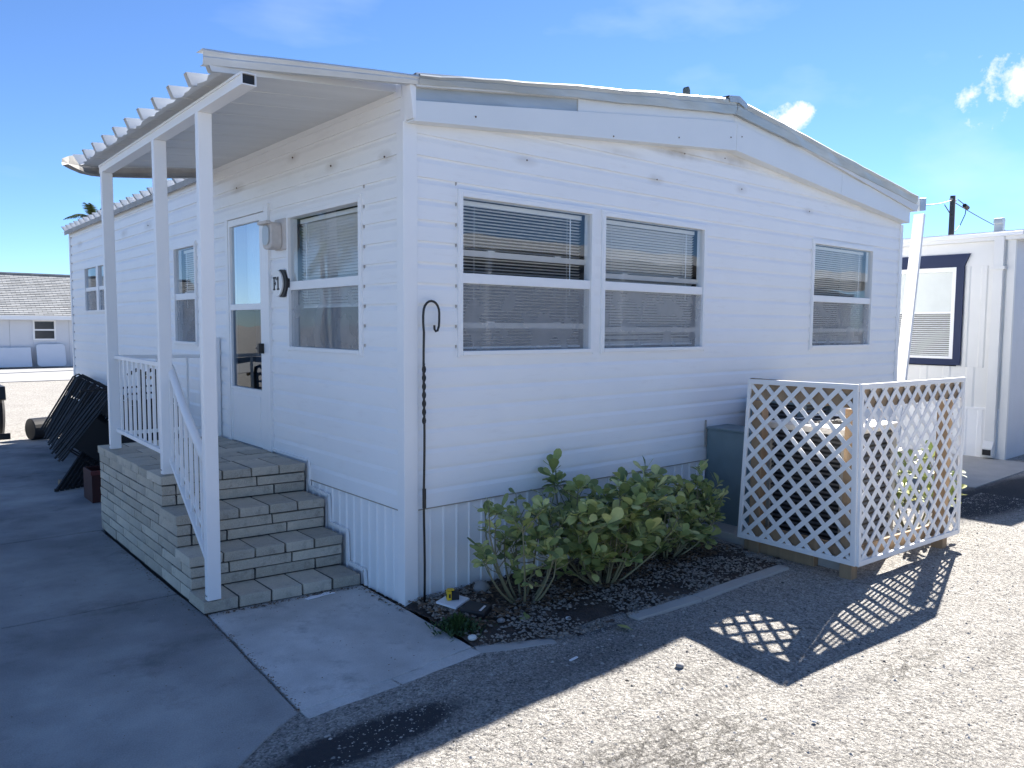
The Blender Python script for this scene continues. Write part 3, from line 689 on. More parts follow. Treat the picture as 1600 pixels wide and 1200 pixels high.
# last bay cut back at the torn far corner
bm2 = MB().add([(-1.10, y, 3.002), (-.001, y, 3.145), (-.001, 3.28, 3.140), (-.93, 3.27, 3.022), (-1.08, 3.18, 3.00)], [(0, 4, 3, 2, 1)]); bm2.build('roof_panel', pan, can)
MB().add([(-1.10, y, 2.998), (-.001, y, 3.145), (-.001, y, 3.215), (-1.145, y, 3.07)], [(0, 1, 2, 3)]).build('roof_rib', pan, can)
ec = MB()
E_ = lambda u, v, y_: tuple(CP+pixdir(u, v)*((y_-CP.y)/pixdir(u, v).y))
pts_ = []
for (u, v0, v1, y_) in ((97, 250, 256, 3.10), (108, 246, 262, 3.16), (124, 244, 269, 3.22), (142, 256, 273, 3.26), (162, 261, 275, 3.28), (235, 261, 277, 3.285), (338, 261, 277, 3.29)):
    t0, b0 = E_(u, v0, y_), E_(u, v1, y_); pts_.append((t0[0], t0[1], t0[2], t0[2]-b0[2]+.01))
for k, (a, b_, c_, h) in enumerate(pts_):
    ec.v += [(a, b_, c_+.012), (a-.002, b_+.01, c_-h*.5+random.uniform(-.006, .006)), (a, b_, c_-h), (a+.03, b_-.06, c_-h+.004)]
for i in range(len(pts_)-1):
    for j in range(3): ec.f.append((i*4+j, i*4+j+1, i*4+4+j+1, i*4+4+j))
ec.build('end_channel', grime, can)
# beam: hollow section, open at the near end
bz0, bz1, bx0, bx1 = 2.922, 2.982, -1.008, -.932
bfn = lambda p, q, e: (p, e, q-.008*max(0, e))
bmn = MB()
for (a, b_, c_, d) in ((bx0, bx0+.005, bz0, bz1), (bx1-.005, bx1, bz0, bz1), (bx0+.005, bx1-.005, bz0, bz0+.005), (bx0+.005, bx1-.005, bz1-.005, bz1)):
    bmn.prism([(a, c_), (b_, c_), (b_, d), (a, d)], (-.09, 2.86), bfn)
beam = bmn.build('beam', trim, can)
MB().prism([(bx0+.005, bz0+.005), (bx1-.005, bz0+.005), (bx1-.005, bz1-.005), (bx0+.005, bz1-.005)], (-.075, -.070), bfn).build('beam_end_dark', blackp, beam)  # black plate stands in for the dark inside the open tube
MB().beam((bx0-.004, -.088, bz1-.008), (bx0-.004, 2.85, bz1-.030), .008, .012).build('beam_lip', trim, beam)
# posts
for (x, y, z0, xt, yt) in ((-1.008, .578, .083, -1.010, .560), (-1.010, 1.395, .720, -1.012, 1.40), (-1.010, 2.765, .720, -1.014, 2.765)):
    p = MB(); w = .080; dy = .05; zt = bz0-.008*yt
    p.add([(x, y, z0), (x+w, y, z0), (x+w, y+dy, z0), (x, y+dy, z0), (xt, yt, zt), (xt+w, yt, zt), (xt+w, yt+dy, zt), (xt, yt+dy, zt)],
          [(0, 3, 2, 1), (4, 5, 6, 7), (0, 1, 5, 4), (1, 2, 6, 5), (2, 3, 7, 6), (3, 0, 4, 7)])
    po = p.build('post', trim, can, bevel=.004)
    q = MB()
    for xx, yy in ((x-.002, y+.015), (x-.002, y+.035)): q.tube([(xx, yy, z0+.03), (xx-.004, yy, z0+.03)], .005, 6)
    q.build('screw_heads', grime, po)

# ------------------------------------------------------------------ cement block steps
st = empty('porch_steps', (-.5, 1.8, 0), 'grey cement block porch and steps under the canopy', 'steps')
SK = lambda x, y: y-.10*(x+1.02) if y < 1.6 else y
def brick(x0, x1, y0, y1, z0, z1, par=st, ji=.0052, nm='brick', m_=None):
    j = lambda: random.uniform(-.0032, .0032)
    mb = MB(); q = [(x0+ji, y0+ji), (x1-ji, y0+ji), (x1-ji, y1-ji), (x0+ji, y1-ji)]
    dz = random.uniform(-.002, .002)
    vs = [(x+j(), SK(x, y)+j(), z0+ji) for x, y in q]+[(x+j(), SK(x, y)+j(), z1-ji*.5+dz+j()*.4) for x, y in q]
    mb.add(vs, [(0, 3, 2, 1), (4, 5, 6, 7), (0, 1, 5, 4), (1, 2, 6, 5), (2, 3, 7, 6), (3, 0, 4, 7)])
    return mb.build(nm, m_ or cement, par, bevel=.003, org=((x0+x1)/2+random.random()*0, (y0+y1)/2, z0))
XL, XR, YB = -1.02, -.035, 3.14
lay = (.71-.08)/9
front = [.60]+[.85]*3+[1.105]*3+[1.41]*3
zl = [0]+[.08+lay*i for i in range(9)]+[.71]
core = MB()
for k in range(10):
    z0, z1 = zl[k], (zl[k+1]); f0 = front[k]
    a = [(XL+.012, SK(XL, f0)+.012), (XR-.005, SK(XR, f0)+.012), (XR-.005, YB-.012), (XL+.012, YB-.012)]
    core.prism(a, (z0-.01*(k == 0), z1-.006), lambda p, q, e: (p, q, e))
core.build('mortar_core', mortar, st)
for k in range(10):
    z0, z1 = zl[k], zl[k+1]; f0 = front[k]; cap = k in (0, 3, 6, 9); nxt = front[k+1] if k < 9 else None
    # left side bricks
    y = f0 if not cap else (nxt if nxt else f0)
    if cap and k < 9: y = nxt+.02
    if k == 9: y = None
    if y is not None:
        first = .40 if k % 2 else .20
        while y < YB-.02:
            e = min(y+first, YB); first = .40
            if YB-e < .06: e = YB
            brick(XL, XL+.095, y, e, z0, z1); y = e
    # front courses
    if not cap:
        cut = XL+.095 if True else XL
        x = XL; off = {1: .30, 2: .14, 4: .22, 5: .12, 7: .26, 8: .14}[k]; x = XL+.0955; e = x+off
        while x < XR-.01:
            e = min(e, XR)
            if XR-e < .05: e = XR
            brick(x, e, f0, f0+.09, z0, z1); x = e; e = x+.40
    else:
        o_ = .012; d = (nxt-f0+.02) if k < 9 else .305; nb = 5; w = (XR-XL)/nb
        for i in range(nb):
            brick(XL+w*i-(o_ if i == 0 else 0), XL+w*(i+1), f0-o_, f0+d, z0+.002, z1, ji=.0055)
        if k == 9:
            yy = f0+d
            row = 0
            while yy < YB-.02:
                ye = min(yy+.20, YB); row += 1
                sh = .0 if row % 2 == 0 else .2
                xx = XL-.012; first = .195 if row % 2 else .395
                xe = xx+first
                while xx < XR-.02:
                    xe = min(xe, XR)
                    if XR-xe < .08: xe = XR
                    brick(xx, xe, yy, ye, z0+.002, z1, ji=.0042); xx = xe; xe = xx+.395
                yy = ye
# white J-trim following the steps on the skirting
jt = MB(); path = [(.46, 0), (.475, .10), (.70, .105), (.71, .32), (.965, .325), (.975, .52), (1.28, .53), (1.29, .725), (1.93, .725)]
for (a, b_), (c_, d) in zip(path, path[1:]):
    jt.beam((-.018, a, b_), (-.018, c_, d), .022, .014, (1, 0, 0))
jt.build('stair_trim', trim, home)

# ------------------------------------------------------------------ railings
rl = empty('porch_railing', (-.95, 2.1, .71), 'white picket railing between the two rear porch posts and along the back of the porch', 'railing')
mb = MB().beam((-.945, 2.79, 1.455), (-.945, 1.54, 1.445), .036, .030); mb.build('top_rail', trim, rl, bevel=.003)
mb = MB().beam((-.945, 2.79, .868), (-.945, 1.54, .842), .036, .028); mb.build('bottom_rail', trim, rl, bevel=.003)
for i in range(9):
    y = 2.66-i*.125; MB().box((-.954, y-.009, .868), (-.936, y+.009, 1.44)).build('baluster', trim, rl)
MB().beam((-.90, 3.09, 1.445), (-.02, 3.09, 1.435), .032, .030).build('top_rail', trim, rl, bevel=.003)
MB().beam((-.90, 3.09, .80), (-.02, 3.09, .80), .032, .028).build('bottom_rail', trim, rl, bevel=.003)
for x in (-.55, -.30): MB().box((x-.009, 3.081, .81), (x+.009, 3.099, 1.43)).build('baluster', trim, rl)
MB().box((-.93, 3.06, .71), (-.88, 3.11, 1.46)).build('end_post', trim, rl, bevel=.003)
MB().box((-.06, 3.06, .71), (-.02, 3.11, 1.60)).build('end_post', trim, rl, bevel=.003)
s2 = empty('stair_railing', (-.95, 1.1, .4), 'white sloping handrail with pickets running down the steps to the front post', 'railing')
hp = [(-.935, 1.545, 1.400), (-.93, 1.53, 1.44), (-.93, 1.50, 1.452), (-.93, 1.44, 1.425), (-.945, 1.1, 1.155), (-.955, .73, .905)]
MB().tube(hp, .026, 12).build('handrail', trim, s2, smooth=True)
MB().beam((-.945, 1.44, .835), (-.96, .70, .305), .036, .026).build('bottom_rail', trim, s2, bevel=.003)
MB().beam((-.925, 1.44, .905), (-.94, .72, .39), .022, .018).build('middle_rail', trim, s2, bevel=.002)
for i in range(7):
    y = 1.385-i*.095; zb = .835+(y-1.44)*.716; zt = 1.425+(y-1.44)*.75
    MB().box((-.958, y-.009, zb), (-.940, y+.009, zt)).build('baluster', trim, s2)

# ------------------------------------------------------------------ small things on the walls
lm = empty('wall_lamp', (-.05, 1.72, 2.40), 'weathered white oval bulkhead porch light on the wall above the door frame edge', 'lamp')
def rrect(cy, cz, w, h, r, n=5):
    out = []
    for (sx, sz, a0) in ((1, 1, 0), (-1, 1, 90), (-1, -1, 180), (1, -1, 270)):
        for k in range(n+1):
            a = R(a0+90*k/n); out.append((cy+sx*(w/2-r)+r*math.cos(a), cz+sz*(h/2-r)+r*math.sin(a)))
    return out
lampm = mat('chalky_lamp_plastic', (.60, .56, .53), .7, .12, 20.0)
MB().prism(rrect(1.72, 2.40, .19, .235, .02), (.014, .030), sid).build('base_plate', lampm, lm, bevel=.003) if False else None
def sidp(p, q, e): return (-e, p, q)
MB().prism(rrect(1.70, 2.405, .20, .235, .015), (.014, .034), sidp).build('base_plate', lampm, lm, bevel=.003)
MB().prism(rrect(1.745, 2.395, .17, .205, .05), (.034, .120), sidp).build('housing', lampm, lm, bevel=.008)
MB().prism(rrect(1.745, 2.395, .115, .15, .045), (.1202, .134), sidp).build('lens', mat('frosted_lens', (.45, .50, .53), .35), lm, bevel=.006)
hd = MB().prism([(1.66, 2.475), (1.83, 2.475), (1.83, 2.50), (1.66, 2.50)], (.12, .16), sidp); hd.build('hood', lampm, lm, bevel=.006)

pq = empty('house_number_plaque', (-.03, 1.715, 2.035), 'round black edged white plaque reading F1 between door and window', 'plaque')
def disc(cy, cz, ry, rz, n=40): return [(cy+ry*math.cos(2*PI*i/n), cz+rz*math.sin(2*PI*i/n)) for i in range(n)]
MB().prism(disc(1.675, 2.035, .105, .105), (.016, .046), sidp).build('backing', blackp, pq, bevel=.002)
MB().prism(disc(1.715, 2.035, .096, .100), (.046, .060), sidp).build('face', mat('plaque_white', (.82, .82, .80), .5), pq, bevel=.002)
# letters: slab-serif F and 1 built from strokes (u runs to the left on this wall)
lt = MB()
def stroke(mb, a, b_, c_, d): mb.prism([(a, c_), (b_, c_), (b_, d), (a, d)], (.0605, .0635), lambda p, q, e: (-e, p, q))
uc = 1.735
def uu(x): return uc+.035-x    # x grows rightwards as seen
for (x0, x1, z0, z1) in ((.004, .022, 1.988, 2.082), (-.006, .030, 1.985, 1.996), (-.006, .052, 2.073, 2.085), (.044, .052, 2.058, 2.085), (.022, .042, 2.031, 2.041), (.036, .042, 2.022, 2.050)):
    stroke(lt, uu(x1), uu(x0), z0, z1)
lt.build('letter', blackp, pq)
lt = MB()
for (x0, x1, z0, z1) in ((.075, .093, 1.988, 2.085), (.064, .104, 1.985, 1.996)): stroke(lt, uu(x1), uu(x0), z0, z1)
lt.prism([(uu(.075), 2.085), (uu(.075), 2.062), (uu(.064), 2.062), (uu(.064), 2.070)], (.0605, .0635), lambda p, q, e: (-e, p, q))
lt.build('numeral', blackp, pq)

# shepherd hook
sh = empty('shepherd_hook', (.10, -.055, 0), 'black iron shepherd hook stuck in the bed against the gable corner', 'garden hook')
pl = [(.10, -.055, -.05)]; pl += [(.10+.003*math.sin(i*.9), -.055, .12*i) for i in range(1, 15)]
pl += [(.095, -.055, 1.74), (.095, -.055, 1.78)]
for k in range(0, 11):
    a = PI-PI*k/10; pl.append((.155+.058*math.cos(a), -.055, 1.80+.072*math.sin(a)))
pl += [(.213, -.055, 1.76), (.211, -.055, 1.72), (.200, -.055, 1.692), (.187, -.055, 1.688), (.178, -.055, 1.70), (.176, -.055, 1.725)]
MB().tube(pl, .0075, 8).build('rod', black, sh, smooth=True)
tw = MB()
for k in range(2): tw.tube([(.10+.009*math.cos(z*60+k*PI), -.055+.009*math.sin(z*60+k*PI), z) for z in [1.12+.012*i for i in range(32)]], .0045, 6)
tw.build('twisted_section', black, sh, smooth=True)
MB().tube([(.10, -.055, .60), (.10, -.055, .72)], .012, 8).build('collar', black, sh)

# vent pipe parts
vp.location = (3.0, .55, 3.58)
vd = pixdir(1073, 156); t_ = (0.55-CP.y)/vd.y; vx = CP.x+vd.x*t_; vz = CP.z+vd.z*t_
vp.location = (vx, .55, 3.5)
MB().prism([(vx-.022, 3.5), (vx+.022, 3.5), (vx+.024, vz+.085), (vx+.008, vz+.115), (vx-.010, vz+.115), (vx-.024, vz+.095)], (.53, .58), lambda p, q, e: (p, e, q)).build('pipe', mat('dark_flue', (.06, .08, .08), .6, .2), vp, bevel=.002)

# leaning downspout at the right corner
dn = empty('loose_downspout', (6.95, .2, 0), 'white downspout hanging loose and tilted off the far gable corner', 'downspout')
def px_y(u, v, y): d = pixdir(u, v); t = (y-CP.y)/d.y; return CP+d*t
a_ = px_y(1437, 335, .15); b_ = px_y(1407, 600, .15); c_ = b_+(b_-a_)*.75
mb = MB(); mb.beam(a_, c_, .055, .125, (0, 1, 0)); mb.build('spout', trim, dn, bevel=.008)
mb = MB().beam(a_+Vector((-.02, -.034, 0)), c_+Vector((-.02, -.034, 0)), .016, .016, (0, 1, 0)); mb.build('rib', trim, dn)
g0 = px_y(1430, 322, .05)
MB().obox(g0+Vector((0, 0, .01)), (.085, 0, .012), (0, .09, 0), (0, 0, .075)).build('gutter_outlet', weath, dn, bevel=.006)
MB().box((6.70, -.1, 3.06), (6.80, HL, 3.065)).add([(6.70, -.1, 3.06), (6.70, HL, 3.06), (6.70, HL, 3.16), (6.70, -.1, 3.16)], [(0, 1, 2, 3)]).add([(6.80, -.1, 3.06), (6.80, HL, 3.06), (6.81, HL, 3.17), (6.81, -.1, 3.17)], [(0, 1, 2, 3)]).build('gutter', trim, home)

# ------------------------------------------------------------------ lattice screen
ls = empty('lattice_screen', (2.62, -1.5, 0), 'white diamond lattice screen on timber posts around the condensers', 'screen')
def lattice(P00, P10, P11, P01, nm, nrm):
    """corners: bottom-left, bottom-right, top-right, top-left"""
    P00, P10, P11, P01 = map(Vector, (P00, P10, P11, P01)); nrm = Vector(nrm)
    Wd = ((P10-P00).length+(P11-P01).length)/2; Hd = ((P01-P00).length+(P11-P10).length)/2
    def P(u, v, o_=0): s, t = u/Wd, v/Hd; return (P00*(1-s)*(1-t)+P10*s*(1-t)+P11*s*t+P01*(1-s)*t)+nrm*o_
    pitch = .152; w = .043
    for dirn, oo in ((1, .003), (-1, -.003)):
        k = -Hd+(.05 if dirn > 0 else .03)
        c_ = k
        while c_ < Wd+(0 if dirn > 0 else Hd):
            # line: dirn=1: u = c + v ; dirn=-1: u = c - v
            if dirn > 0: v0, v1 = max(0, -c_), min(Hd, Wd-c_); f_ = lambda v: c_+v
            else: v0, v1 = max(0, c_-Wd), min(Hd, c_); f_ = lambda v: c_-v
            if v1-v0 > .03:
                a, b2 = (f_(v0), v0), (f_(v1), v1); h = w*.7071
                n_ = (h/1.0*.5)
                mb = MB(); q = []
                d = (1, 1) if dirn > 0 else (-1, 1); pv = (-d[1]*.7071*w/2, d[0]*.7071*w/2)
                cr = [(a[0]+pv[0], a[1]+pv[1]), (b2[0]+pv[0], b2[1]+pv[1]), (b2[0]-pv[0], b2[1]-pv[1]), (a[0]-pv[0], a[1]-pv[1])]
                cr = [(min(max(x, 0), Wd), min(max(y, 0), Hd)) for x, y in cr]
                vs = [P(x, y, oo-.003) for x, y in cr]+[P(x, y, oo+.003) for x, y in cr]
                mb.add(vs, [(0, 3, 2, 1), (4, 5, 6, 7), (0, 1, 5, 4), (1, 2, 6, 5), (2, 3, 7, 6), (3, 0, 4, 7)]); mb.build('lattice_strip', lattm, ls)
            c_ += pitch
    def edge(u0, v0, u1, v1, nm='edge_cap'):
        mb = MB(); vs = [P(x, y, o_) for o_ in (-.009, .011) for x, y in ((u0, v0), (u1, v0), (u1, v1), (u0, v1))]
        mb.add(vs, [(0, 3, 2, 1), (4, 5, 6, 7), (0, 1, 5, 4), (1, 2, 6, 5), (2, 3, 7, 6), (3, 0, 4, 7)]); mb.build(nm, lattm, ls, bevel=.002)
    e = .036
    edge(0, 0, Wd, e); edge(0, Hd-e, Wd, Hd); edge(0, e, e*.8, Hd-e); edge(Wd-e, e, Wd, Hd-e)
lattice((2.65, -.606, .10), (2.615, -1.556, .10), (2.555, -1.558, 1.350), (2.65, -.662, 1.333), 'l', (-1, 0, 0))
lattice((2.62, -1.565, .10), (4.107, -1.66, .102), (4.076, -1.66, 1.348), (2.562, -1.568, 1.352), 'r', (0, -1, 0))
def post4(x, y, z0=-.03, z1=1.335):
    return MB().box((x-.044, y-.044, z0), (x+.044, y+.044, z1)).build('timber_post', wood, ls, bevel=.004)
post4(2.73, -.72, z1=1.17); post4(2.69, -1.47, z1=1.17); post4(4.00, -1.56, z1=1.17)
for a, b2 in (((2.672, -.67, 1.262), (2.592, -1.54, 1.262)), ((2.60, -1.5465, 1.262), (4.05, -1.638, 1.262)), ((2.70, -.66, .17), (2.68, -1.45, .17)), ((2.72, -1.515, .17), (3.98, -1.60, .17))):
    MB().beam(a, b2, .026, .155 if a[2] > 1 else .089).build('timber_rail', wood, ls, bevel=.003)
MB().beam((2.76, -.62, .02), (2.76, -1.2, .02), .09, .10).build('ground_timber', wood, ls, bevel=.004)

# ------------------------------------------------------------------ condensers
stru(MB().box((2.78, -1.42, -.03), (3.98, -.12, .07)).build('equipment_pad', kerbm, bevel=.008))
def condenser(x0, x1, y0, y1, z0, z1, label, nlou, mbody, mlou, mtop):
    t = empty('air_conditioner', ((x0+x1)/2, (y0+y1)/2, z0), label, 'air conditioner', 'condensers behind the lattice')
    MB().box((x0+.05, y0+.05, z0), (x1-.05, y1-.05, z1-.04)).build('coil', blackp, t)
    MB().box((x0, y0, z0), (x1, y1, z0+.05)).build('base_pan', mbody, t, bevel=.004)
    for x, y in ((x0, y0), (x1-.05, y0), (x0, y1-.05), (x1-.05, y1-.05)):
        MB().box((x-.002, y-.002, z0+.05), (x+.052, y+.052, z1-.05)).build('corner_panel', mbody, t, bevel=.004)
    MB().box((x0-.008, y0-.008, z1-.05), (x1+.008, y1+.008, z1)).build('top_cover', mtop, t, bevel=.012)
    lv = MB(); cx, cy = (x0+x1)/2, (y0+y1)/2
    a, b2 = (x1-x0)/2-.012, (y1-y0)/2-.012
    for s_, dz in ((1, 0), ): pass
    v = []
    for (ox, oy) in ((-a, -b2), (a, -b2), (a, b2), (-a, b2)):
        v += [(ox, oy, -.006), (ox*.965, oy*.965, .006), (ox*.965, oy*.965, .009), (ox, oy, -.003)]
    me = bpy.data.meshes.new('louver'); me.from_pydata(v, [], [(4*i+j, 4*i+(j+1) % 4, 4*((i+1) % 4)+(j+1) % 4, 4*((i+1) % 4)+j) for i in range(4) for j in range(4)]); me.materials.append(mlou)
    for i in range(nlou):
        inst('louver', me, t, (cx, cy, z0+.07+(z1-z0-.14)*i/(nlou-1)))
    fg = MB()
    for r_ in (.08, .14, .20, .26):
        if r_ > min(a, b2): continue
        fg.tube([(cx+r_*math.cos(k*PI/12), cy+r_*math.sin(k*PI/12), z1+.012) for k in range(25)], .004, 5)
    for k in range(6): fg.tube([(cx+.03*math.cos(k*PI/3), cy+.03*math.sin(k*PI/3), z1+.012), (cx+.27*math.cos(k*PI/3), cy+.27*math.sin(k*PI/3), z1+.006)], .004, 5)
    fg.build('fan_guard', blackp, t)
condenser(2.84, 3.62, -1.36, -.70, .07, 1.0, 'dark louvred condenser with pale corner posts just behind the lattice corner', 24, acgrey, acdark, actop)
condenser(3.50, 4.02, -.64, -.14, .07, 1.12, 'taller grey condenser between the gable wall and the nearer condenser', 26, galv, acdark, galv)
eb = empty('disconnect_box', (4.15, -.03, 1.0), 'small grey electrical disconnect box on the gable wall behind the lattice', 'electrical box')
MB().box((4.03, -.12, .9), (4.25, -.018, 1.22)).build('box', galv, eb, bevel=.006)
MB().tube([(4.14, -.06, .9), (4.14, -.06, .5), (4.0, -.2, .3), (3.8, -.3, .3)], .012, 8).build('conduit', acgrey, eb, smooth=True)
du = empty('duct_cover', (3.15, -.3, 0), 'dull blue green sheet metal duct cover against the gable skirting left of the lattice', 'duct cover')
X0 = 3.02
MB().prism([(X0, 0.0), (X0+.30, 0.0), (X0+.30, .86), (X0, .86)], (-.68, -.03), lambda p, q, e: (p, e, q)).build('casing', galv, du, bevel=.006)
MB().add([(X0-.003, -.66, .84), (X0-.003, -.05, .84), (X0-.003, -.05, .06), (X0-.003, -.66, .06), (X0-.028, -.33, .36)], [(0, 1, 4), (1, 2, 4), (2, 3, 4), (3, 0, 4)]).build('creased_panel', galv, du)
MB().box((X0-.012, -.69, .855), (X0+.31, -.02, .872)).build('lid', galv, du, bevel=.004)
MB().box((X0-.016, -.026, .70), (X0, -.018, .93)).build('bracket', grime, du)

# ------------------------------------------------------------------ shrubs
def leafmat(nm, c1, c2, c3):
    M_ = bpy.data.materials.new(nm); M_.use_nodes = True; nt = M_.node_tree; b = nt.nodes['Principled BSDF']
    oi = N(nt, 'ShaderNodeObjectInfo'); gi = N(nt, 'ShaderNodeNewGeometry')
    f = mth(nt, 'FRACT', mth(nt, 'ADD', oi.outputs['Random'], gi.outputs['Random Per Island']))
    r = N(nt, 'ShaderNodeValToRGB'); e = r.color_ramp.elements; e[0].color = (*c1, 1); e[1].color = (*c3, 1); k = e.new(.55); k.color = (*c2, 1); L(nt, f, r.inputs[0])
    tc = N(nt, 'ShaderNodeTexCoord'); nn = N(nt, 'ShaderNodeTexNoise', i_Scale=25.0, i_Detail=3.0); L(nt, tc.outputs['Object'], nn.inputs['Vector'])
    vm = N(nt, 'ShaderNodeVectorMath', operation='SCALE'); L(nt, r.outputs[0], vm.inputs[0]); L(nt, mth(nt, 'ADD', .65, mth(nt, 'MULTIPLY', nn.outputs['Fac'], .7)), vm.inputs['Scale'])
    L(nt, vm.outputs[0], b.inputs['Base Color']); b.inputs['Roughness'].default_value = .42
    tl = N(nt, 'ShaderNodeBsdfTranslucent'); L(nt, vm.outputs[0], tl.inputs[0]); ms = N(nt, 'ShaderNodeMixShader'); ms.inputs[0].default_value = .25
    o = nt.nodes['Material Output']; L(nt, b.outputs[0], ms.inputs[1]); L(nt, tl.outputs[0], ms.inputs[2]); L(nt, ms.outputs[0], o.inputs[0]); return M_
lfm = leafmat('shrub_leaf', (.11, .15, .055), (.31, .37, .12), (.62, .62, .25))
stem_m = mat('shrub_stem', (.20, .19, .11), .7, .2)
def leafgeo(l, w, fold=.25, curl=.15):
    pts = []; prof = [(0, .06), (.25, .30), (.5, .75), (.72, 1.0), (.90, .75), (1.0, .12)]
    for t, k in prof: 
        z = -curl*l*t*t
        pts += [(t*l, -k*w/2, z+fold*k*w/2), (t*l, 0, z), (t*l, k*w/2, z+fold*k*w/2)]
    f = [(3*i+j, 3*(i+1)+j, 3*(i+1)+j+1, 3*i+j+1) for i in range(5) for j in range(2)]
    return pts, f
LEAVES = []
for l, w, fo, cu_ in ((.092, .052, .2, .12), (.078, .046, .35, .3), (.104, .058, .1, -.05), (.064, .038, .3, .35)):
    p, f = leafgeo(l, w, fo, cu_); me = bpy.data.meshes.new('leaf'); me.from_pydata(p, [], f); me.materials.append(lfm); me.polygons.foreach_set('use_smooth', [True]*len(f)); LEAVES.append((me, p, f))
def shrub(base, size, nstem, ntips, label, leafy=7, lean=(0, 0), seed=1, cap=290, clear_wall=True, lscale=1.0, zmin=.12, group=None):
    rnd = random.Random(seed); bx, by = base; rx, ry, h = size
    t = empty('shrub', (bx, by, 0), label, 'shrub', group)
    stm = MB(); leaves = []
    tips = []
    for i in range(nstem):
        a = 2*PI*i/nstem+rnd.uniform(-.3, .3); r_ = rnd.uniform(.35, 1.0)
        top = Vector((bx+lean[0]+rx*r_*math.cos(a), by+lean[1]+ry*r_*math.sin(a), h*rnd.uniform(.55, 1.0)*(1.1-.35*r_)))
        if clear_wall: top.y = min(top.y, -.07)
        b0 = Vector((bx+.05*math.cos(a), by+.05*math.sin(a), -.02)); mid = b0.lerp(top, .5)+Vector((.10*math.cos(a)*rx/.4, .10*math.sin(a), -.06*h))
        if clear_wall: mid.y = min(mid.y, -.07)
        cur = []
        for k in range(9):
            s = k/8; p = b0*(1-s)**2+mid*2*s*(1-s)+top*s*s; p += Vector((rnd.uniform(-1, 1), rnd.uniform(-1, 1), rnd.uniform(-1, 1)))*.008*s; cur.append(p)
        stm.tube(cur, .0095, 5, r1=.003)
        tips.append((cur[-1], (cur[-1]-cur[-3]).normalized(), cur))
    while len(tips) < ntips:
        cur = tips[rnd.randrange(nstem)][2]; k = rnd.randint(2, 7); p = cur[k]; d = Vector((rnd.gauss(0, 1), rnd.gauss(0, 1), rnd.uniform(.1, 1.3))).normalized()
        l = rnd.uniform(.10, .24); q = p+d*l+Vector((0, 0, .03))
        # keep in an uneven dome
        e_ = ((q.x-bx-lean[0])/(rx*1.12))**2+((q.y-by-lean[1])/(ry*1.15))**2
        if e_ > 1 or q.z < zmin or q.z > h*(1.08-.35*e_) or (clear_wall and q.y > -.06): 
            if rnd.random() < .97: continue
        if clear_wall and q.y > -.05: continue
        mid = p.lerp(q, .5)+Vector((0, 0, -.015)); stm.tube([p, mid, q], .004, 4, r1=.002); tips.append((q, (q-mid).normalized(), None))
    for q, d, _ in tips:
        n = rnd.randint(leafy-2, leafy+3)
        for i in range(n):
            a = i*2.4+rnd.uniform(-.3, .3); pitch = rnd.uniform(-.5, 1.0)
            dd = Vector((math.cos(a)*math.cos(pitch), math.sin(a)*math.cos(pitch), math.sin(pitch))); dd = (dd+d*.45).normalized()
            pos = q-d*rnd.uniform(0, .07)
            if clear_wall and (pos+dd*.07).y > -.03: continue
            sc = rnd.uniform(.65, 1.2)*lscale
            zax = (Vector((0, 0, 1))+Vector((rnd.uniform(-.6, .6), rnd.uniform(-.9, .3), 0))).normalized(); y_ = zax.cross(dd).normalized(); z_ = dd.cross(y_)
            leaves.append((pos, dd, y_, z_, sc, rnd.randrange(4)))
    leaves.sort(key=lambda q: (q[0]-CP).length)
    stm.build('stems', stem_m, t, smooth=True)
    rest = MB()
    for i, (pos, dd, y_, z_, sc, k) in enumerate(leaves):
        mx_ = Matrix((dd, y_, z_)).transposed()
        if i < cap:
            o = bpy.data.objects.new('leaf', LEAVES[k][0]); C.objects.link(o); o.parent = t; o.location = pos-t.location; o.rotation_euler = mx_.to_euler(); o.scale = (sc, sc, sc)
        else: rest.add([pos+mx_@(Vector(p)*sc) for p in LEAVES[k][1]], LEAVES[k][2])
    if rest.f: stuff(rest.build('inner_foliage', lfm, t, smooth=True))
    return t
shrub((.60, -.42), (.42, .32, .76), 12, 44, 'leggy sparse green shrub, leftmost in the bed, nearest the tape measure', 6, seed=3, lean=(-.02, 0), zmin=.16)
shrub((1.24, -.50), (.64, .40, .90), 18, 165, 'dense light green shrub in the middle of the bed, the biggest of the row', 8, seed=5, lean=(.05, .02), zmin=.04, lscale=1.15)
shrub((2.05, -.38), (.60, .28, .64), 14, 110, 'low green shrub at the end of the bed touching the lattice screen', 8, seed=9, lean=(.10, 0), zmin=.05)
shrub((4.40, -1.18), (.26, .30, .84), 7, 30, 'sunlit bright green seedling bush seen through the right lattice panel', 6, seed=12, clear_wall=False, lscale=1.3, zmin=.1)
# fallen leaves on the road
for (x, y, c_) in ((.74, -1.20, 'yellow green leaf lying on the gravel below the shrubs'), (.45, -.60, 'curled yellow leaf lying in the bed at the foot of the leggy shrub')):
    o = inst('fallen_leaf', LEAVES[2][0], None, (x, y, .02), (.2, .1, random.random()*6), (1.15, 1.15, 1.15)); tag(o, c_, 'leaf')
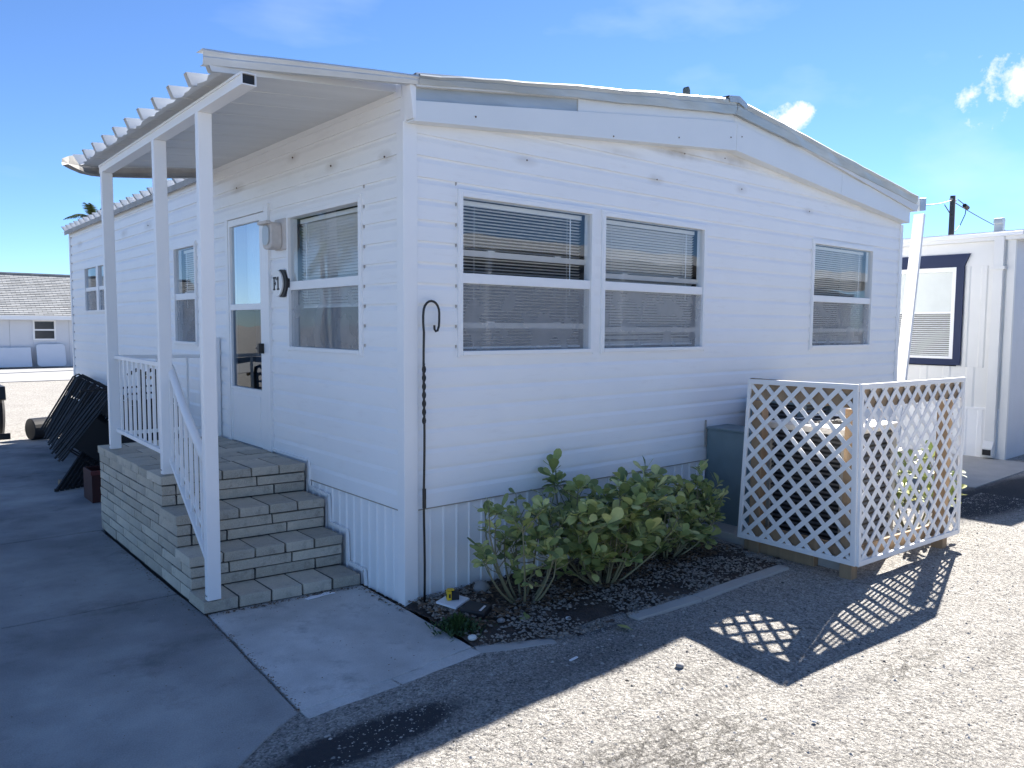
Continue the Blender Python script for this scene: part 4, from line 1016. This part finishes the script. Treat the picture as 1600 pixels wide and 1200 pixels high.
# low weed clump
wd = MB(); rr = random.Random(4)
for i in range(900):
    a = rr.random()*6.3; r_ = abs(rr.gauss(0, .5)); x = .005+.13*r_*math.cos(a); y = -.54+.13*r_*math.sin(a); h = .015+.045*math.exp(-r_*1.5)*rr.random()*2; b2 = rr.random()*6.3; w = .006
    dx, dy = math.cos(b2), math.sin(b2); wd.add([(x-dy*w*.4, y+dx*w*.4, h*.4), (x+dy*w*.4, y-dx*w*.4, h*.4), (x+dx*.018+dy*w, y+dy*.018-dx*w, h), (x+dx*.026, y+dy*.026, h+.004), (x+dx*.018-dy*w, y+dy*.018+dx*w, h)], [(0, 1, 2, 3, 4)])
o = wd.build('weed_clump', leafmat('weed_leaf', (.03, .06, .02), (.05, .10, .03), (.08, .14, .05))); tag(o, 'small dark green weed clump at the corner of the concrete pad', 'weed'); o['kind'] = 'stuff'

# ------------------------------------------------------------------ little things by the corner
def rot2(pts, c_, a):
    ca, sa = math.cos(a), math.sin(a); return [(c_[0]+(x*ca-y*sa), c_[1]+(x*sa+y*ca)) for x, y in pts]
pp = MB().prism([(.105, -.175), (.137, -.335), (.300, -.255), (.268, -.105)], (.030, .042), lambda p, q, e: (p, q, e)).build('paper_pad', mat('white_paper', (.8, .81, .84), .6, .02)); tag(pp, 'white paper pad on the mulch under the tape measure', 'notepad')
tm = empty('tape_measure', (.205, -.205, .042), 'yellow and black tape measure sitting on the white pad', 'tape measure')
def tbox(x0, x1, y0, y1, z0, z1, nm, m_, par, a=R(-25), c_=(.205, -.205)):
    q = rot2([(x0, y0), (x1, y0), (x1, y1), (x0, y1)], c_, a); return MB().prism(q, (z0, z1), lambda p, q2, e: (p, q2, e)).build(nm, m_, par, bevel=.004)
yel = mat('yellow_plastic', (.75, .48, .02), .4, .05)
tbox(-.036, -.008, -.026, .026, .043, .100, 'case', yel, tm); tbox(-.0075, .040, -.024, .024, .043, .096, 'grip', blackp, tm); tbox(-.026, -.014, -.0275, -.0262, .060, .084, 'logo_plate', blackp, tm); tbox(-.038, -.036, -.009, .011, .060, .078, 'badge', blackp, tm)
tbox(-.03, .01, -.02, .02, .1005, .108, 'clip', yel, tm)
wa = empty('black_wallet', (.24, -.40, .02), 'black wallet with a white card edge lying beside the paper pad', 'wallet')
q = [(.155, -.345), (.205, -.505), (.325, -.435), (.285, -.285)]
MB().prism([(.140, -.365), (.205, -.525), (.335, -.44), (.275, -.29)], (.012, .045), lambda p, q2, e: (p, q2, e)).build('cover', blackp, wa, bevel=.008)
MB().add([(.207, -.470, .0465), (.213, -.483, .0465), (.287, -.438, .0465), (.283, -.424, .0465), (.207, -.470, .0485), (.213, -.483, .0485), (.287, -.438, .0485), (.283, -.424, .0485)], [(4, 5, 6, 7), (0, 1, 5, 4), (1, 2, 6, 5), (2, 3, 7, 6), (3, 0, 4, 7)]).build('card', mat('card_white', (.75, .70, .68), .5), wa)
def rock(x, y, z, s, label, m_, sq=.6):
    import bmesh
    b_ = bmesh.new(); bmesh.ops.create_icosphere(b_, subdivisions=2, radius=s)
    for v in b_.verts: v.co *= 1+.25*noise.noise(v.co*18+Vector((x*9, y*9, 0))); v.co.z *= sq
    me = bpy.data.meshes.new('stone'); b_.to_mesh(me); b_.free(); me.materials.append(m_); me.polygons.foreach_set('use_smooth', [True]*len(me.polygons))
    o = bpy.data.objects.new('stone', me); C.objects.link(o); o.location = (x, y, z); o.rotation_euler = (0, 0, x*7); return tag(o, label, 'stone')
wst = mat('white_stone', (.62, .62, .60), .7, .1); gst = mat('grey_stone', (.30, .29, .28), .9, .2)
rock(-.015, -.70, .012, .026, 'white rounded stone at the front edge of the bed by the weed clump', wst)
rock(.27, -.60, .01, .024, 'pale grey stone in the mulch just right of the wallet', gst)
rock(.60, -.82, .01, .018, 'small white shell stone in the mulch near the kerb strip', wst)
rock(.62, -1.62, -.006, .022, 'single grey pebble on the sunlit gravel below the shadow edge', gst)
rock(.62, -2.35, -.006, .012, 'tiny white pebble alone on the sunlit gravel at the bottom of the picture', wst)
rock(.50, -.12, .03, .055, 'grey rock between the leggy shrub and the skirting', gst, .8)
sc_ = MB(); pth = [(-.45, .470), (-.40, .490), (-.34, .478), (-.29, .505), (-.245, .470), (-.25, .445), (-.31, .455), (-.37, .445), (-.44, .44)]
sc_.prism(pth, (.003, .006), lambda p, q, e: (p, q, e)); tag(sc_.build('paper_scrap', mat('white_paper', (.8, .8, .8))), 'torn white paper scrap lying on the pad in front of the lowest step', 'paper')
tag(MB().obox((.25, -1.22, -.003), (.030, .004, 0), (-.001, .006, 0), (0, 0, .003)).build('chalk_stick', mat('white_paper', (.8, .8, .8))), 'thin white stick lying on the shaded gravel left of the fallen leaf', 'stick')

# ------------------------------------------------------------------ chairs and clutter behind the porch
chm = mat('black_chair_steel', (.010, .010, .012), .55, .2)
def folded_chair():
    t = empty('folding_chair', (0, 0, 0), 'black folding chair, nearest of the leaning stack behind the porch', 'folding chair', 'stack of folded black chairs leaning on the home')
    L_, w = .90, .44
    for s in (0, 1):
        y = .0+.022*s
        f = MB().tube([(0, y, 0), (0, y, L_*.93), (.04, y, L_), (w-.04, y, L_), (w, y, L_*.93), (w, y, 0)] if s == 0 else [(.03, y, .02), (.03, y, L_*.72), (w-.03, y, L_*.72), (w-.03, y, .02)], .0115, 6)
        f.build('frame' if s == 0 else 'rear_legs', chm, t)
    MB().box((.015, -.006, L_*.70), (w-.015, .006, L_*.95)).build('backrest', chm, t)
    MB().box((.03, .010, L_*.22), (w-.03, .034, L_*.62)).build('seat', chm, t)
    MB().tube([(0, 0, L_*.16), (w, 0, L_*.16)], .008, 6).build('crossbar', chm, t)
    return t
ch0 = folded_chair()
spots = []
for i in range(17): spots.append((-1.0+.024*i+random.uniform(-.03, .03), 5.05+.20*i, R(39)-R(.7)*i+random.uniform(-.05, .05), 'stack'))
for i in range(5): spots.append((-.72+.10*i, 4.15+.03*i, R(6), 'near'))
for i, (x, y, a, kd) in enumerate(spots):
    if i == 0: t = ch0
    else:
        t = ch0.copy(); C.objects.link(t)
        for ch in ch0.children: c2 = ch.copy(); C.objects.link(c2); c2.parent = t
    t.location = (x, y, .02+.46*math.sin(a)*.98 if False else .02+.0); t.rotation_euler = (R(-4) if kd == 'stack' else R(-9), a, R(-4)+random.uniform(-.03, .03))
    t.location.z = .03+.44*math.sin(a)
    if i:
        if kd == 'stack': t['label'] = 'black folding chair packed inside the tilted stack against the long wall'
        else: t['label'] = 'upright folded black chair seen between the porch railing pickets'; t['group'] = 'upright chairs behind the railing'
for i in range(7):
    b0 = Vector((-1.02+.052*i, 5.0+.02*i, .012)); t = empty('steel_bar', b0, 'thin dark steel bar propped on the driveway under the tilted chair stack', 'bar', 'row of bars propped under the chair stack')
    MB().beam(b0, b0+Vector((.42, .25, .52)), .022, .030).build('bar', chm, t); MB().obox(b0+Vector((-.004, 0, .004)), (.018, 0, 0), (0, .018, 0), (0, 0, .014)).build('foot', chm, t)
# hooked handles
for i, (x, y) in enumerate(((-.58, 3.45), (-.46, 3.42))):
    t = empty('walking_cane', (x, y, 0), ('left' if i == 0 else 'right')+' one of two black canes with bent handle and tan knob behind the railing', 'cane')
    MB().tube([(x, y, .02), (x, y, 1.24), (x-.01, y, 1.30), (x-.04, y, 1.315), (x-.12, y, 1.265)], .016, 8).build('shaft', black, t, smooth=True)
    MB().box((x-.024, y-.02, .95), (x+.026, y+.02, 1.25)).build('bracket', black, t, bevel=.004)
    MB().tube([(x+.01, y, 1.245), (x+.075, y, 1.235)], .015, 8).build('knob', mat('tan_knob', (.35, .22, .10), .5), t)
cb = empty('cross_bar', (-.75, 3.4, 1.14), 'thin dark bar lying level across the two black canes behind the railing', 'bar')
MB().tube([(-1.10, 3.36, 1.15), (-.42, 3.40, 1.17)], .010, 6).build('bar', black, cb); MB().tube([(-.74, 3.40, 1.10), (-.44, 3.40, 1.105)], .010, 6).build('lower_bar', black, cb)
cr = empty('red_crate', (-.72, 4.35, 0), 'dark red plastic crate on the driveway behind the porch', 'crate')
redm = mat('dark_red_plastic', (.05, .012, .012), .5, .2)
for (a, b2) in (((-.86, 4.20, 0), (-.845, 4.56, .30)), ((-.60, 4.20, 0), (-.585, 4.56, .30)), ((-.845, 4.20, 0), (-.60, 4.215, .30)), ((-.845, 4.545, 0), (-.60, 4.56, .30))): MB().box(a, b2).build('side_panel', redm, cr)
MB().box((-.87, 4.19, .27), (-.575, 4.205, .31)).build('rim', mat('faded_red_plastic', (.13, .03, .03), .5), cr)
tag(MB().box((-.96, 5.18, 0), (-.80, 5.28, .075)).build('wood_block', wood, bevel=.004), 'pale wood block on the driveway at the feet of the chairs', 'block')
tag(MB().tube([(-.62, 9.25, .16), (-.28, 9.35, .16)], .16, 20).build('black_bucket', blackp, bevel=.01), 'black bucket lying on its side at the far end of the chair stack', 'bucket')
# trailer wheel at the left edge
tr = empty('utility_trailer', (-1.35, 9.6, 0), 'dark trailer wheel and fender poking in at the left edge', 'trailer')
def wheel_at(x, y, r, w, par):
    mb = MB(); n = 32; prof = [(r*.62, w*.42), (r*.9, w*.5), (r, w*.36), (r, -w*.36), (r*.9, -w*.5), (r*.62, -w*.42)]
    for i in range(n):
        a = 2*PI*i/n
        for rr_, xx in prof: mb.v.append((x+xx, y+rr_*math.cos(a), r+rr_*math.sin(a)))
    for i in range(n):
        for j in range(6): mb.f.append((i*6+j, i*6+(j+1) % 6, ((i+1) % n)*6+(j+1) % 6, ((i+1) % n)*6+j))
    wh = mb.build('wheel', mat('tyre_rubber', (.016, .016, .017), .8, .2), par, smooth=False)
    MB().tube([(x-w*.3, y, r), (x+w*.44, y, r)], r*.60, 24).build('rim', mat('steel_rim', (.45, .45, .45), .4), wh)
wheel_at(-1.02, 9.75, .40, .24, tr)
MB().prism([(9.25, .62), (9.3, .80), (10.2, .80), (10.25, .62), (10.2, .60), (10.15, .76), (9.35, .76), (9.3, .60)], (-1.25, -.90), lambda p, q, e: (e, p, q)).build('fender', blackp, tr)
MB().box((-2.9, 8.8, .45), (-1.28, 11.4, .56)).build('deck', blackp, tr)
MB().box((-1.12, 9.28, .03), (-.86, 9.30, .12)).build('mud_flap', blackp, tr)

# ------------------------------------------------------------------ neighbour on the right
nb = empty('neighbor_home', (9.0, -.43, 0), 'white ribbed mobile home on the right with navy trimmed window', 'mobile home')
pan_m = mat('ribbed_aluminium_white', (.74, .74, .72), .5, .06, 1.5)
def ribwall(x, y0, y1, z0, z1, step, par, nm, m_, h=.012):
    y = y0
    while y < y1-.01:
        ye = min(y+step, y1); mb = MB(); ks = [(0, 0), (.3, 0), (.38, h), (.62, h), (.70, 0), (1, 0)]
        for t, o_ in ks: mb.v += [(x-o_, y+(ye-y)*t, z0), (x-o_, y+(ye-y)*t, z1)]
        mb.f = [(2*i, 2*i+2, 2*i+3, 2*i+1) for i in range(5)]; mb.build(nm, m_, par); y = ye
wy0, wy1, wz0, wz1 = .24, 1.45, 1.31, 2.56
ribwall(9.0, -.43, 9.0, .66, wz0-.1, .30, nb, 'wall_panel', pan_m)
MB().add([(9.002, -.43, wz0-.1), (9.002, 9, wz0-.1), (9.002, 9, 2.9), (9.002, -.43, 2.9)], [(0, 1, 2, 3)])
ribwall(9.0, -.43, wy0-.04, wz0-.1, 2.565, .22, nb, 'wall_panel', pan_m); ribwall(9.0, wy1+.1, 9.0, wz0-.1, 2.565, .30, nb, 'wall_panel', pan_m)
MB().box((8.992, -.43, 2.565), (9.01, 9, 2.90)).build('header_panel', pan_m, nb)
MB().box((8.985, -.43, .64), (9.0, 9, .67)).build('belt_trim', trim, nb)
ribwall(9.0, -.43, 9.0, -.01, .64, .20, nb, 'skirting_panel', skirt, .008)
MB().box((9.30, -.41, .0), (15.5, 9.0, 2.87)).build('core_wall', dark_in, nb)
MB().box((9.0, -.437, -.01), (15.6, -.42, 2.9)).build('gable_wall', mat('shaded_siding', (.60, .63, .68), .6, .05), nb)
MB().box((8.975, -.455, -.01), (9.03, -.36, 2.9)).build('corner_post', pan_m, nb, bevel=.004)
MB().box((8.93, -.60, 2.88), (15.8, 9.2, 3.0)).build('roof_edge', pan_m, nb, bevel=.006)
MB().add([(8.93, -.6, 3.0), (15.8, -.6, 3.0), (15.8, 9.2, 3.0), (8.93, 9.2, 3.0), (12.3, -.6, 3.28), (12.3, 9.2, 3.28)], [(0, 4, 5, 3), (4, 1, 2, 5), (0, 1, 4), (3, 5, 2)]).build('roof', pan_m, nb)
MB().box((8.90, -.55, 2.93), (8.929, 9.2, 2.98)).build('gutter', trim, nb, bevel=.004)
tw_ = MB()
def nbx(mb, y0, y1, z0, z1, a=8.955, b2=8.995): return mb.box((a, y0, z0), (b2, y1, z1))
nbx(tw_, .145, .24, 1.225, 2.56); nbx(tw_, .24, 1.6, 1.225, 1.31); tw_.add([(8.955, .08, 2.735), (8.955, .15, 2.56), (8.955, 1.6, 2.56), (8.955, 1.66, 2.735), (8.995, .08, 2.735), (8.995, .15, 2.56), (8.995, 1.6, 2.56), (8.995, 1.66, 2.735)], [(0, 1, 2, 3), (0, 4, 5, 1), (0, 3, 7, 4), (1, 5, 6, 2)])
nbx(tw_, 1.45, 1.6, 1.31, 2.56); tw_.build('navy_trim', navy, nb)
w_ = MB(); nbx(w_, .24, .29, 1.31, 2.56, 8.96, 9.03); nbx(w_, .29, 1.45, 2.50, 2.56, 8.96, 9.03); nbx(w_, .29, 1.45, 1.31, 1.345, 8.96, 9.03); nbx(w_, .29, 1.45, 1.93, 1.96, 8.97, 9.03); nbx(w_, 1.40, 1.45, 1.345, 2.50, 8.96, 9.03)
win = w_.build('window', trim, nb, bevel=.002)
for z0, z1 in ((1.345, 1.93), (1.96, 2.50)): MB().add([(8.985, .29, z0), (8.985, 1.40, z0), (8.985, 1.40, z1), (8.985, .29, z1)], [(0, 1, 2, 3)]).build('pane', glass, win)
nbx(MB(), .29, 1.40, 1.95, 2.50, 9.02, 9.025).build('window_shade', mat('shade_cloth', (.66, .66, .62), .9), win)
me = bpy.data.meshes.new('slat'); me.from_pydata([(-.012, 0, -.006), (-.012, 1.10, -.006), (.012, 1.10, .008), (.012, 0, .008)], [], [(0, 1, 2, 3)]); me.materials.append(blindm)
for i in range(20): inst('slat', me, win, (9.03, .295, 1.36+i*.029))
dsp = empty('white_downspout', (8.95, -.27, 0), 'white downspout with an open elbow on the neighbouring home corner', 'downspout')
MB().box((8.915, -.335, .20), (8.99, -.215, 2.93)).build('pipe', pan_m, dsp, bevel=.006)
MB().prism([(8.985, .24), (8.985, .03), (8.93, .02), (8.86, .035), (8.85, .15), (8.915, .24)], (-.338, -.212), lambda p, q, e: (p, e, q)).build('elbow', pan_m, dsp, bevel=.006)
MB().prism([(.0, 0), (.10, 0), (.10, .075), (0, .075)], (8.848, 8.852), lambda p, q, e: (e-.002, -.325+p, .055+q)).build('outlet_dark', blackp, dsp)  # black plate put on for the dark inside the elbow mouth
MB().box((8.895, -.36, 2.50), (8.999, -.19, 2.54)).build('strap', pan_m, dsp)
rv = empty('roof_vent', (9.6, -.1, 3.0), 'small galvanised gooseneck vent on the neighbouring roof', 'vent')
q_ = px_y(1561, 352, -.08)
MB().prism([(q_.x-.05, 2.98), (q_.x+.03, 2.98), (q_.x+.045, q_.z+.02), (q_.x+.06, q_.z+.07), (q_.x+.02, q_.z+.10), (q_.x-.06, q_.z+.09), (q_.x-.07, q_.z+.02), (q_.x-.04, q_.z+.02)], (-.14, -.03), lambda p, q, e: (p, e, q)).build('hood', weath, rv, bevel=.004)

# utility pole and wires
pb = px_y(1489, 306, 8.0)
up_ = empty('utility_pole', (pb.x, 8, 0), 'weathered wooden utility pole with wires beyond the neighbouring roof', 'utility pole')
MB().tube([(pb.x, 8, 0), (pb.x, 8, pb.z)], .13, 12, r1=.095).build('pole', mat('pole_wood', (.09, .085, .08), .9, .2), up_, smooth=True)
MB().tube([(pb.x-.2, 8, pb.z-.15), (pb.x+.25, 8, pb.z-.15)], .05, 6).build('bracket', grime, up_)
def wire(a, b2, sag, nm='wire', r=.018):
    a, b2 = Vector(a), Vector(b2); return MB().tube([a.lerp(b2, i/14)-Vector((0, 0, sag*4*(i/14)*(1-i/14))) for i in range(15)], r, 5).build(nm, blackp, up_)
wire((pb.x, 8, pb.z-.15), px_y(1420, 318, 6.5), .1)
wire((pb.x, 8, pb.z-.2), px_y(1600, 372, 9.0), .1)
for (u0, v0, u1, v1) in ((1497, 312, 1510, 322), (1476, 320, 1487, 338)): wire(px_y(u0, v0, 8), px_y(u1, v1, 8), .0)
a = [px_y(u, v, 8) for u, v in ((1510, 322), (1508, 335), (1500, 352), (1492, 362))]; MB().tube(a, .018, 5).build('drop_wire', blackp, up_)
MB().tube([px_y(1507, 321, 8), px_y(1512, 325, 8)], .08, 8).build('insulator', black, up_)

# ------------------------------------------------------------------ background building on the left
bh = empty('far_building', (2, 31, 0), 'low white building with grey shingle roof behind the home at the left', 'building')
bw = mat('chalk_white_wall', (.66, .68, .72), .7, .05, .8)
def wallxz(mb, x0, x1, z0, z1, y=31.0, th=.1): return mb.box((x0, y, z0), (x1, y+th, z1))
for x in range(-10, 16):
    x0 = x*1.0
    if x0 <= 2.79 < x0+1 or x0 <= 3.3 < x0+1: continue
    wallxz(MB(), x0+.004, x0+.996, 0, 1.95).build('wall_panel', bw, bh)
wallxz(MB(), 2.004, 2.76, 0, 1.95).build('wall_panel', bw, bh); wallxz(MB(), 2.764, 3.54, 0, 1.05).build('wall_panel', bw, bh); wallxz(MB(), 2.764, 3.54, 1.84, 1.95).build('wall_panel', bw, bh); wallxz(MB(), 3.544, 3.996, 0, 1.95).build('wall_panel', bw, bh)
w_ = MB(); 
for a in ((2.76, 2.82, 1.05, 1.84), (3.48, 3.54, 1.05, 1.84), (2.82, 3.48, 1.78, 1.84), (2.82, 3.48, 1.05, 1.11), (2.82, 3.48, 1.42, 1.48)): wallxz(w_, *a, 30.95, .1)
win = w_.build('window', trim, bh)
for a in ((2.82, 3.48, 1.11, 1.42), (2.82, 3.48, 1.48, 1.78)): wallxz(MB(), *a, 30.99, .02).build('pane', mat('dark_pane', (.02, .03, .04), .15), win)
wallxz(MB(), 2.7, 3.6, 1.0, 1.9, 31.4, .05).build('back_wall', dark_in, bh)
SH = bpy.data.materials.new('grey_shingle'); SH.use_nodes = True; nt = SH.node_tree; b = nt.nodes['Principled BSDF']
tc = N(nt, 'ShaderNodeTexCoord'); br = N(nt, 'ShaderNodeTexBrick', i_Scale=1.0, i_Mortar_Size=.012); br.inputs['Color1'].default_value = (.33, .34, .345, 1); br.inputs['Color2'].default_value = (.21, .22, .225, 1); br.inputs['Mortar'].default_value = (.12, .12, .12, 1)
br.inputs['Brick Width'].default_value = .32; br.inputs['Row Height'].default_value = .14
L(nt, tc.outputs['Object'], br.inputs['Vector']); L(nt, br.outputs['Color'], b.inputs['Base Color']); b.inputs['Roughness'].default_value = .95
rdg = px_y(50, 427, 34.5).z
k = 0; n = 24; y0, z0, y1, z1 = 30.6, 1.95, 34.5, rdg-.06
for i in range(n):    # overlapping shingle courses
    ya, yb = y0+(y1-y0)*i/n, y0+(y1-y0)*(i+1)/n; za, zb = z0+(z1-z0)*i/n, z0+(z1-z0)*(i+1)/n
    MB().add([(-10, ya, za), (15, ya, za), (15, ya, za+.02), (-10, ya, za+.02), (-10, yb+.03, zb+.004), (15, yb+.03, zb+.004)], [(0, 1, 2, 3), (3, 2, 5, 4)]).build('shingle_course', SH, bh)
MB().box((-10, 30.5, 1.84), (15, 30.58, 1.99)).build('gutter', trim, bh)
MB().box((-10, 34.4, rdg-.07), (15, 34.6, rdg)).build('ridge_cap', grime, bh)
MB().add([(-10, 34.5, rdg-.05), (15, 34.5, rdg-.05), (15, 38.4, 1.95), (-10, 38.4, 1.95)], [(0, 1, 2, 3)]).build('rear_roof', SH, bh)
def leanpan(x0, x1, h, r, label):
    p = rrect((x0+x1)/2, h/2+.04, x1-x0, h, r); o = MB().prism(p, (0, .10), lambda p_, q, e: (p_, 30.55+e+.25*q/h, q)).build('leaning_panel', mat('panel_white', (.72, .75, .80), .5, .03), bevel=.01); return tag(o, label, 'panel')
leanpan(-1.2, 2.64, .74, .02, 'wide flat white panel leaning on the far building wall'); leanpan(2.82, 3.80, .86, .12, 'round cornered white panel leaning beneath the far building window')

# palm trees
def palm(loc, h, label, nf=16, fl_=2.2, seed=1, lean=(0, 0)):
    rnd = random.Random(seed); t = empty('palm_tree', loc, label, 'palm tree'); x, y, z = loc
    top = Vector((x+lean[0], y+lean[1], h)); MB().tube([Vector((x, y, z)).lerp(top, i/10)+Vector((.05*math.sin(i), 0, 0)) for i in range(11)], .20, 10, r1=.12).build('trunk', mat('palm_bark', (.14, .125, .11), .9, .3, 5.0, .5, 20.0), t, smooth=True)
    gm_ = leafmat('palm_green', (.035, .055, .02), (.055, .08, .03), (.09, .12, .04)) if 'palm_green' not in bpy.data.materials else bpy.data.materials['palm_green']
    for i in range(nf):
        a = i*2.4+rnd.random(); e0 = rnd.uniform(-.2, 1.2); fr = MB(); p = top.copy(); d = Vector((math.cos(a)*math.cos(e0), math.sin(a)*math.cos(e0), math.sin(e0))); n = 16; pts = [p.copy()]
        for k in range(n): d = (d+Vector((0, 0, -.085))).normalized(); p = p+d*(fl_/n); pts.append(p.copy())
        fr.tube(pts, .018, 4, r1=.005)
        for k in range(2, n+1):
            for s in (-1, 1):
                tt = (pts[k]-pts[k-1]).normalized(); sd = tt.cross(Vector((0, 0, 1))).normalized()*s; l = fl_*.26*math.sin(PI*(k/n)*.85+.25)
                for q in (0, .5):
                    b0 = pts[k-1].lerp(pts[k], q); e_ = b0+sd*l*.8+tt*l*.5+Vector((0, 0, -l*rnd.uniform(.25, .6))); w = tt*.028
                    fr.add([b0-w, b0+w, e_], [(0, 1, 2)])
        fr.build('frond', gm_, t)
    return t
q_ = px_y(128, 352, 30.0); palm((q_.x, 30-2.0, 0), q_.z, 'distant palm crown showing above the far end of the pan roof', 14, 1.1, 3)
palm((-8.5, 15.5, 0), 4.6, 'tall palm on the far side of the driveway mirrored in the porch window', 20, 2.4, 5)
palm((-11.5, 24, 0), 5.5, 'second palm farther along the driveway mirrored in the narrow window', 20, 2.6, 8)
def tree(loc, h, r, label, seed):
    rnd = random.Random(seed); x, y = loc; t = empty('broadleaf_tree', (x, y, 0), label, 'tree', 'trees beyond the driveway mirrored in the side windows')
    MB().tube([(x, y, 0), (x+.1, y, h*.3), (x, y+.1, h*.6)], .16, 8, r1=.07).build('trunk', MATS['palm_bark'], t, smooth=True)
    cr_ = MB(); cl_ = [(rnd.gauss(0, r*.45), rnd.gauss(0, r*.45), h*.62+rnd.gauss(0, h*.16)) for _ in range(26)]
    for c_ in cl_:
        for _ in range(110):
            v = Vector((rnd.gauss(0, 1), rnd.gauss(0, 1), rnd.gauss(0, 1))).normalized()*rnd.uniform(.3, 1)*r*.32; p = Vector((x+c_[0], y+c_[1], c_[2]))+v
            a = Vector((rnd.gauss(0, 1), rnd.gauss(0, 1), rnd.gauss(0, 1))).normalized()*.10; b2 = a.orthogonal()*.6; cr_.add([p-a, p+b2, p+a, p-b2], [(0, 1, 2, 3)])
    cr_.build('crown', bpy.data.materials['palm_green'], t)
tree((-13, 9.5), 3.6, 1.9, 'rounded dark tree mirrored at the left of the side windows', 21)
tree((-13.5, 13), 4.2, 2.2, 'taller dark tree between the two palms mirrored in the side windows', 22)
tree((-14, 19), 3.4, 2.3, 'wide low dark tree farthest along the driveway mirrored in the side windows', 23)
# home across the road, mirrored in the gable windows
ah = empty('opposite_home', (13, -12, 0), 'long pale home with a deep carport across the road, mirrored in the gable windows', 'mobile home')
ow = mat('grey_siding', (.24, .26, .29), .7, .05)
MB().box((3, -16, 0), (30, -12, 3.2)).build('wall', ow, ah)
MB().box((2.2, -16.5, 3.35), (30.6, -8.0, 3.43)).build('roof', pan_m, ah)
MB().box((2.2, -8.0, 3.22), (30.6, -7.94, 3.46)).build('roof_edge', trim, ah)
for x in (4, 9, 13, 17, 22): MB().box((x, -12.02, 1.1), (x+1.2, -11.98, 2.2)).build('window', mat('dark_pane', (.02, .03, .04), .15), ah)
for x in (3, 7, 11, 15, 19, 23, 27): MB().box((x, -8.2, 0), (x+.1, -8.1, 3.35)).build('carport_post', trim, ah)
for x in range(3, 27, 4): MB().box((x+.1, -8.17, .9), (x+4, -8.13, .95)).build('carport_rail', trim, ah)
